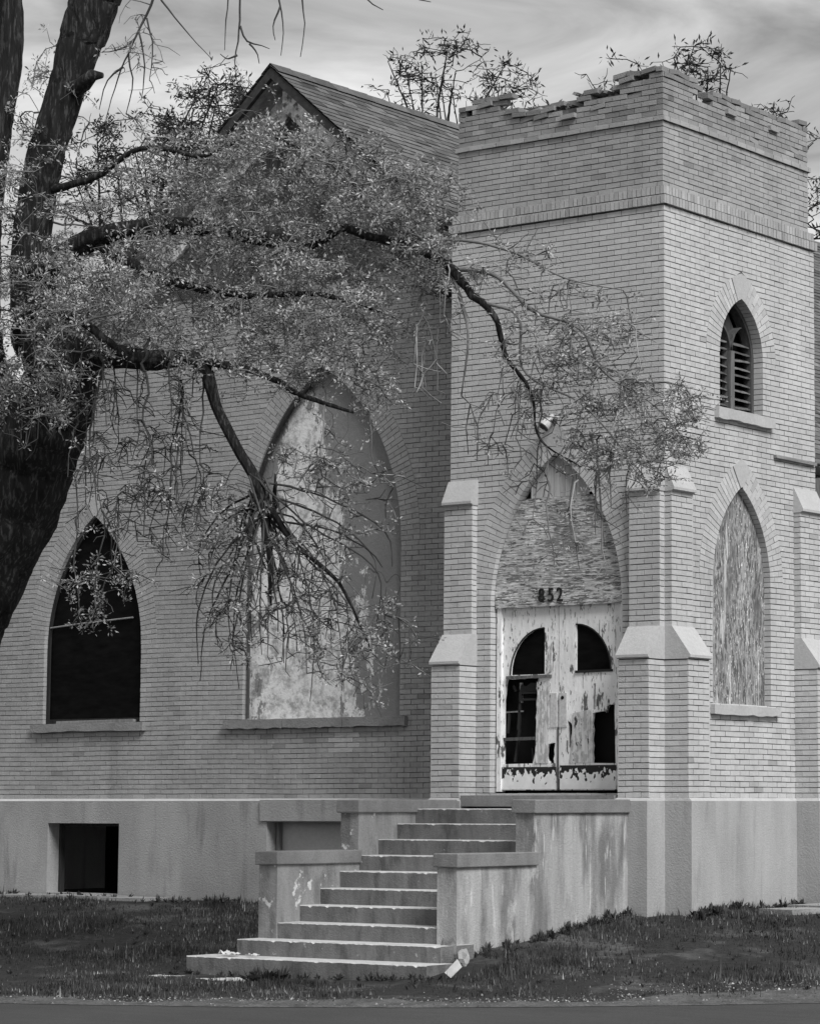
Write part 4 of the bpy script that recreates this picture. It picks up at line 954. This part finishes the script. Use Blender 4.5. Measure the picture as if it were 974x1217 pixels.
# ------------------------------------------------------------------ trees
class Tree:
    def __init__(s): s.P = []; s.R = []; s.T = []; s.limbs = MB(); s.twigs = MB(); s.leaves = []
    def limb(s, pts, seg=10, rough=.16, step=.10, tone=1.0):
        p = np.array([q[0] for q in pts]); r = np.array([q[1] for q in pts], float)
        t = np.concatenate([[0], np.cumsum(np.linalg.norm(np.diff(p, axis=0), axis=1))]); n = max(6, int(t[-1]/step))
        tt = np.linspace(0, t[-1], n)
        # smooth (Catmull-like) via cubic hermite
        m_ = np.gradient(p, t, axis=0); k = np.clip(np.searchsorted(t, tt, 'right')-1, 0, len(t)-2); h = (t[k+1]-t[k])[:, None]; x = ((tt-t[k])/(t[k+1]-t[k]))[:, None]
        q = (2*x**3-3*x**2+1)*p[k]+(x**3-2*x**2+x)*h*m_[k]+(-2*x**3+3*x**2)*p[k+1]+(x**3-x**2)*h*m_[k+1]
        rr = np.interp(tt, t, r)
        q = q+rng.normal(0, 1, q.shape)*rr[:, None]*(rough if r.max() < .15 else .02)
        rr2 = rr*(1+rng.normal(0, .05, len(rr)))
        if r.max() > .15:
            sg = 30; th = np.arange(sg)/sg*2*np.pi; ph = rng.uniform(0, 6, 4); ll = tt[:, None]
            rr2 = rr[:, None]*(1+.05*np.sin(9*th+ph[0]+1.1*np.sin(ll*2.1))+.04*np.sin(14*th+ph[1]+1.4*np.sin(ll*3.3+1))+.06*np.sin(2*th+ph[2]+ll*.5)+rng.normal(0, .012, (len(rr), sg))+.05*np.sin(5*th+ll*4.1+ph[3])*np.sin(ll*6.3+2*th))
            s.limbs.tube(q, rr2, sg, cap=True)
        else: (s.limbs if r.max() > .035 else s.twigs).tube(q, rr2, seg if r.max() > .05 else 6, tone=tone, cap=True)
        for a, b in zip(q, rr): s.P.append(a); s.R.append(b)
        return q
    def grow(s, targets, droop=.35, leaf=1.0, vw=.5, rmax=.02, side=3, lsize=.07, minr=.0035, tone=(.8, 1.3), leaf_tone=1.0, wiggle=.05):
        for T in targets:
            lf_ = 0 if leaf <= 0 else (min(1.0, leaf*1.45) if rng.random() < .70 else leaf*.1); lt_ = leaf_tone*rng.uniform(.72, 1.3)
            Pn = np.array(s.P) if len(s.P) < 4000 else np.array(s.P[:600]+random.sample(s.P, 3400))
            d = Pn-T; hd = np.hypot(d[:, 0], d[:, 1]); dz = d[:, 2]
            cost = hd+np.where(dz > 0, vw*dz, -1.5*dz); i = int(np.argmin(cost))
            p0 = Pn[i]; L = np.linalg.norm(T-p0)
            if L < .08: continue
            n = int(np.clip(L/.11, 4, 18)); x = np.linspace(0, 1, n)[:, None]
            out_ = (T-p0)*np.array((1, 1, .25)); p1 = p0+out_*.45+np.array((0, 0, .10*L)); p2 = T+np.array((0, 0, droop*L))-out_*.1
            q = (1-x)**3*p0+3*(1-x)**2*x*p1+3*(1-x)*x*x*p2+x**3*T
            wv = rng.normal(0, wiggle*min(L, 1.0)*.5, q.shape).cumsum(0)*.5; wv -= wv[-1]*x; q = q+wv; q[0] = p0
            r0 = min(rmax, .005+.010*L)
            rr = np.linspace(r0, minr, n); s.twigs.tube(q, rr, 5 if r0 > .012 else 4, tone=rng.uniform(*tone)*(1.6 if rng.random() < .12 else 1))
            for a, b in zip(q[1:], rr[1:]): s.P.append(a); s.R.append(b)
            # side twigs
            for k in range(side):
                j = int(n*rng.uniform(.35, .98)); b0 = q[min(j, n-1)]; ll = rng.uniform(.10, .32)
                dr = rng.normal(0, 1, 3); dr[2] = rng.normal(-.1-droop, .6); dr /= np.linalg.norm(dr)
                e = b0+dr*ll; mid = b0+dr*ll*.5+rng.normal(0, .02, 3); s.twigs.tube(np.array([b0, mid, e]), [minr*1.1, minr, minr*.7], 3, tone=rng.uniform(*tone))
                if leaf > 0:
                    for c in (mid, e): 
                        if rng.random() < lf_: s.leaves.append((c, lt_))
            if leaf > 0:
                for j in range(n//2, n):
                    if rng.random() < lf_*.8: s.leaves.append((q[j], lt_))
    def finish(s, name, label, base, per=7, lsize=.07, spread=.06, asp=.26, leafmat='leaf', group=None, barkmat='bark'):
        root = thing(name, label, 'tree', tuple(base), group)
        s.limbs.build('trunk', barkmat, root, smooth=True)
        s.twigs.build('branches', 'twig' if leafmat == 'leaf' else 'bark', root, kind='stuff', smooth=True)
        if s.leaves:
            C = np.repeat(np.array([c for c, t in s.leaves]), per, 0); LT = np.repeat([t for c, t in s.leaves], per); n = len(C)
            dr = rng.normal(0, 1, (n, 3)); dr[:, 2] += .15; dr /= np.linalg.norm(dr, axis=1)[:, None]
            C = C+dr*rng.uniform(0, spread, (n, 1))
            L = (lsize*rng.uniform(.55, 1.25, n))[:, None]; ref = rng.normal(0, 1, (n, 3)); sd = np.cross(dr, ref); sd /= np.linalg.norm(sd, axis=1)[:, None]; nm = np.cross(dr, sd)
            v = np.empty((n, 4, 3)); v[:, 0] = C; v[:, 1] = C+dr*L*.5+sd*L*asp+nm*L*.08; v[:, 2] = C+dr*L+nm*L*rng.uniform(-.15, .15, (n, 1)); v[:, 3] = C+dr*L*.5-sd*L*asp+nm*L*.08
            f = np.arange(n*4).reshape(n, 4)[:, [0, 1, 2, 0, 2, 3]].reshape(-1)
            me = bpy.data.meshes.new('crown'); me.vertices.add(n*4); me.vertices.foreach_set('co', v.reshape(-1)); me.loops.add(n*6); me.loops.foreach_set('vertex_index', f)
            me.polygons.add(n*2); me.polygons.foreach_set('loop_start', np.arange(n*2)*3); me.polygons.foreach_set('loop_total', np.full(n*2, 3))
            a = me.attributes.new('tone', 'FLOAT', 'FACE'); a.data.foreach_set('value', np.repeat(rng.uniform(.4, 1.6, n)*LT, 2).astype('f'))
            me.update(); me.materials.append(MT[leafmat]); o = bpy.data.objects.new('crown', me); col.objects.link(o); o['kind'] = 'stuff'; setpar(o, root)
        return root
def blob(cx_, cy_, rx, ry, d, dd, n):
    res = []
    while len(res) < n:
        a = rng.uniform(-1, 1, 3)
        if a[0]**2+a[1]**2+a[2]**2 > 1: continue
        res.append(at(cx_+a[0]*rx, cy_+a[1]*ry, d+a[2]*dd))
    return res
def L(*q): return [(at(x, y, d), r) for x, y, d, r in q]
T = Tree()
T.limb(L((-175, 1165, 31.0, .75), (-150, 1090, 31.0, .60), (-110, 940, 30.8, .55), (-60, 765, 30.5, .53), (5, 615, 30.2, .50), (50, 510, 30.0, .44), (78, 440, 29.9, .36), (62, 380, 30.0, .28)), 18, .03)
T.limb(L((78, 460, 29.9, .32), (42, 370, 30.1, .24), (38, 290, 30.2, .20), (50, 205, 30.2, .19), (80, 105, 30.3, .185), (106, 20, 30.4, .26), (135, -60, 30.5, .26), (190, -240, 30.6, .2)), 14, .035)
T.limb(L((20, 560, 30.2, .40), (-25, 430, 30.7, .30), (-22, 280, 31.0, .22), (-2, 150, 31.2, .17), (12, 60, 31.3, .15), (6, -60, 31.4, .15), (-30, -220, 31.5, .12)), 14, .035)
T.limb(L((78, 112, 30.3, .11), (98, 100, 30.1, .085), (112, 90, 30.0, .07), (122, 91, 30.0, .03)), 10)
T.limb(L((70, 450, 29.9, .17), (112, 425, 29.6, .13), (180, 428, 29.2, .10), (238, 431, 29.0, .075), (258, 485, 28.9, .052), (286, 540, 28.8, .05), (309, 580, 28.7, .055), (318, 640, 28.7, .03), (322, 720, 28.7, .012)), 10)
T.limb(L((238, 431, 29.0, .05), (300, 440, 28.8, .04), (360, 470, 28.7, .03), (420, 490, 28.6, .018)), 8)
T.limb(L((309, 580, 28.7, .05), (345, 640, 28.6, .035), (400, 690, 28.5, .022), (440, 770, 28.5, .01)), 8)
T.limb(L((40, 330, 30.1, .16), (110, 285, 29.9, .12), (180, 270, 29.7, .095), (250, 271, 29.6, .09), (310, 282, 29.4, .085), (360, 290, 29.3, .075), (408, 268, 29.2, .05)), 10)
T.limb(L((360, 290, 29.3, .055), (405, 270, 29.2, .05), (440, 282, 29.2, .045), (490, 292, 29.1, .055), (535, 318, 29.0, .05), (560, 350, 28.9, .042), (585, 372, 28.9, .035), (600, 420, 28.9, .025), (632, 470, 28.8, .016), (640, 520, 28.8, .012), (690, 555, 28.8, .007)), 8)
T.limb(L((535, 318, 29.0, .032), (590, 328, 28.9, .026), (630, 368, 28.8, .022), (690, 392, 28.8, .017), (715, 440, 28.8, .013), (775, 480, 28.8, .009), (830, 545, 28.9, .006)), 7)
T.limb(L((575, 360, 28.9, .022), (612, 372, 28.8, .018), (622, 440, 28.7, .014), (690, 480, 28.7, .010), (760, 560, 28.7, .006)), 6)
T.limb(L((490, 292, 29.1, .03), (540, 285, 28.9, .02), (610, 300, 28.8, .014), (670, 330, 28.8, .009), (740, 345, 28.8, .005)), 6)
T.limb(L((535, 318, 29.0, .03), (556, 400, 28.8, .014), (548, 470, 28.8, .007)), 6)
for k in range(34):                                       # the weeping brush of shoots below the broken limb
    x0, y0 = rng.uniform(285, 335), rng.uniform(560, 620); x3, y3 = rng.uniform(235, 470), rng.uniform(650, 835)
    dd = 28.7+rng.uniform(-.4, .4); xm = x0+(x3-x0)*rng.uniform(.4, .75); ym = y0+(y3-y0)*rng.uniform(.2, .45)
    T.limb(L((x0, y0, 28.7, .014), (xm, ym, dd, .011), (x3+rng.uniform(-8, 8), .5*(ym+y3)+10, dd, .008), (x3, y3, dd, .004)), 5, rough=.5, step=.12, tone=rng.uniform(.12, .55))
T.limb(L((55, 470, 29.9, .10), (20, 385, 29.3, .05), (70, 372, 28.9, .045), (115, 395, 28.7, .045), (150, 425, 28.8, .04)), 8)
T.limb(L((45, 230, 30.2, .05), (110, 212, 30.0, .035), (170, 176, 29.8, .028), (240, 185, 29.7, .022), (310, 160, 29.7, .016), (380, 190, 29.6, .01)), 8)
T.limb(L((110, 285, 29.9, .07), (190, 330, 29.6, .06), (290, 350, 29.3, .04), (380, 350, 29.1, .03), (450, 370, 29.0, .012)), 8)
T.limb(L((120, -20, 30.4, .12), (220, -80, 30.0, .09), (330, -70, 29.6, .06), (440, -50, 29.3, .03)), 8)
def shoot(pts, d, r0=.012):
    n = len(pts); T.limb([(at(x, y, d), r0+(0.004-r0)*i/(n-1)) for i, (x, y) in enumerate(pts)], 5, rough=.5, step=.10, tone=.35)
shoot([(195, -50), (182, 0), (163, 42), (141, 92), (126, 140)], 29.9, .02)
shoot([(165, 38), (172, 80), (168, 120)], 29.9); shoot([(152, 65), (158, 100), (150, 135)], 29.9); shoot([(175, 20), (182, 60), (178, 95)], 29.9); shoot([(145, 80), (128, 96), (118, 130)], 29.9); shoot([(160, 48), (140, 60), (122, 62)], 29.9)
shoot([(185, -10), (198, 8), (215, 30), (252, 70)], 29.8, .014)
shoot([(275, -50), (271, 0), (268, 30), (267, 60)], 29.6); shoot([(283, -50), (285, 0), (284, 45), (279, 75), (282, 98)], 29.6, .014); shoot([(285, 32), (295, 50), (310, 54), (320, 58)], 29.6); shoot([(297, 52), (305, 62), (308, 76)], 29.6); shoot([(281, 66), (270, 70), (262, 64)], 29.6)
shoot([(334, -40), (333, 10), (337, 30), (334, 66)], 29.5); shoot([(334, 8), (325, 30), (327, 48)], 29.5); shoot([(357, -40), (360, 5), (362, 18), (357, 68)], 29.5); shoot([(425, -60), (440, 4), (455, 12)], 29.3); shoot([(480, -60), (500, 0), (512, 2)], 29.3)
T.grow(blob(165, 60, 45, 60, 29.9, .3, 22), .4, .12, .3, side=2, minr=.004, wiggle=.1)
lim = [  # cx, cy, rx, ry, depth, ddepth, n, leaf, droop, vw
 (105, 350, 110, 110, 30.0, 1.6, 68, .40, .05, .9), (60, 170, 60, 110, 30.6, 1.0, 36, .35, .1, .9), (215, 235, 120, 90, 29.9, 1.4, 56, .36, .05, .9),
 (330, 240, 150, 85, 29.6, 1.2, 132, .58, .05, .9), (200, 345, 170, 80, 29.4, 1.2, 168, .66, .05, .9), (370, 345, 150, 75, 29.2, 1.0, 152, .62, .1, .9),
 (455, 255, 95, 90, 29.3, .9, 80, .55, .05, .9), (410, 430, 90, 60, 28.8, .7, 60, .6, .2, .8), (290, 420, 120, 55, 29.0, .8, 64, .55, .2, .7),
 (60, 430, 80, 75, 28.9, .8, 64, .4, .2, .8), (30, 300, 60, 110, 29.2, .6, 48, .5, .1, .8), (510, 300, 50, 60, 29.0, .6, 24, .5, .1, .8), (300, 180, 95, 60, 29.6, .9, 56, .5, .05, .9), (430, 215, 80, 65, 29.3, .8, 36, .5, .05, .9), (505, 235, 45, 60, 29.1, .5, 19, .5, .05, .9)]
for c in lim: T.grow(blob(*c[:7]), c[8], c[7], c[9], side=4, minr=.0045, wiggle=.10)
# hanging strands
HG = dict(wiggle=.13, minr=.0055, rmax=.022)
T.grow(blob(165, 560, 95, 130, 29.0, .7, 150), .55, .08, .22, side=3, tone=(.15, .6), **HG)
T.grow(blob(60, 480, 70, 60, 28.9, .5, 40), .5, .12, .3, side=3, tone=(.2, 1.6), **HG)
T.grow(blob(120, 700, 50, 45, 28.9, .3, 16), .3, .45, .25, side=3, tone=(.3, .9), **HG)
T.grow(blob(325, 690, 95, 105, 28.6, .5, 150), .45, .22, .3, side=3, tone=(.15, .7), **HG)
T.grow(blob(255, 640, 55, 75, 28.7, .4, 36), .4, .4, .3, side=3, tone=(.3, .8), **HG)
T.grow(blob(425, 760, 75, 70, 28.5, .4, 50), .15, .45, .4, side=4, tone=(.4, 1.2), **HG)
T.grow(blob(400, 580, 85, 70, 28.6, .4, 50), .1, .4, .6, side=3, tone=(.4, 1.2), **HG)
T.grow(blob(600, 330, 85, 60, 28.9, .5, 40), .15, .22, .6, side=3, tone=(.8, 2.2), **HG)
T.grow(blob(680, 420, 95, 80, 28.8, .5, 90), .15, .34, .6, side=4, tone=(.6, 2.0), **HG)
T.grow(blob(760, 510, 85, 70, 28.8, .4, 110), .1, .42, .6, side=4, tone=(.6, 2.0), **HG)
T.grow(blob(620, 510, 70, 80, 28.8, .4, 50), .5, .10, .25, side=2, tone=(.3, 1.4), **HG)
T.grow(blob(690, 620, 70, 70, 28.8, .3, 22), .5, .04, .25, side=2, tone=(.5, 1.8), **HG)
T.grow(blob(515, 430, 45, 70, 28.9, .3, 16), .5, .03, .2, side=2, tone=(.6, 2.4), **HG)
tb = at(-175, 1165, 31.0)
T.finish('elm_tree', 'big dark-barked tree with drooping leafy limbs hanging across the church front', 'tree' and (tb[0], tb[1], float(ground_z(tb[0], tb[1]))), per=14, lsize=.044, spread=.062, asp=.2)

def far_tree(name, label, pxc, d, height_px, blobs, trunk_r=.22, nl=9, lsize=.12, per=4, leaf=.5):
    t = Tree(); b = at(pxc, 955, d); gz_ = -1.4; base = np.array((b[0], b[1], gz_))
    top = at(pxc, height_px, d)
    t.limb([(base, trunk_r*1.2), (base*.6+top*.4+np.array((.2, .1, 0)), trunk_r*.8), (base*.25+top*.75, trunk_r*.5), (top, .05)], 10)
    tot = sum(c[6] for c in blobs)
    for c in blobs:
        for e in blob(*c[:6], max(2, int(round(nl*c[6]/tot)))):
            k = rng.uniform(.7, .97); s0 = base*(1-k)+top*k
            t.limb([(s0, .05), (s0*.55+e*.45+np.array((0, 0, .25))+rng.normal(0, .15, 3), .03), (e, .010)], 6, rough=.3)
    for c in blobs: t.grow(blob(*c[:7]), -.1, leaf, 1.3, side=4, rmax=.02, minr=.007, wiggle=.1)
    t.finish(name, label, base, per=per, lsize=lsize, spread=.14, asp=.14, leafmat='leaf_far')
far_tree('background_tree', 'leafy tree rising behind the gable, seen between trunk and left roof slope', 190, 47, 260, [(255, 145, 65, 75, 47, 2, 115), (175, 205, 110, 85, 47, 2.5, 115), (80, 300, 110, 130, 47, 2.5, 80)], nl=22, lsize=.10, per=5, leaf=.6)
far_tree('background_tree', 'thin-leaved tree showing above the shingled roof beside the tower', 545, 56, 190, [(550, 90, 102, 55, 56, 2, 75), (475, 95, 35, 45, 56, 1.5, 20), (600, 130, 60, 40, 56, 2, 30)], nl=20, lsize=.14, per=2, leaf=.38)
far_tree('background_tree', 'thin-leaved tree showing over the broken parapet of the tower', 830, 50, 160, [(815, 85, 62, 36, 50, 1.5, 42), (715, 100, 30, 38, 50, 1, 9), (915, 150, 70, 45, 50, 1.5, 26), (985, 240, 40, 90, 50, 1.5, 26)], nl=16, lsize=.14, per=2, leaf=.42)
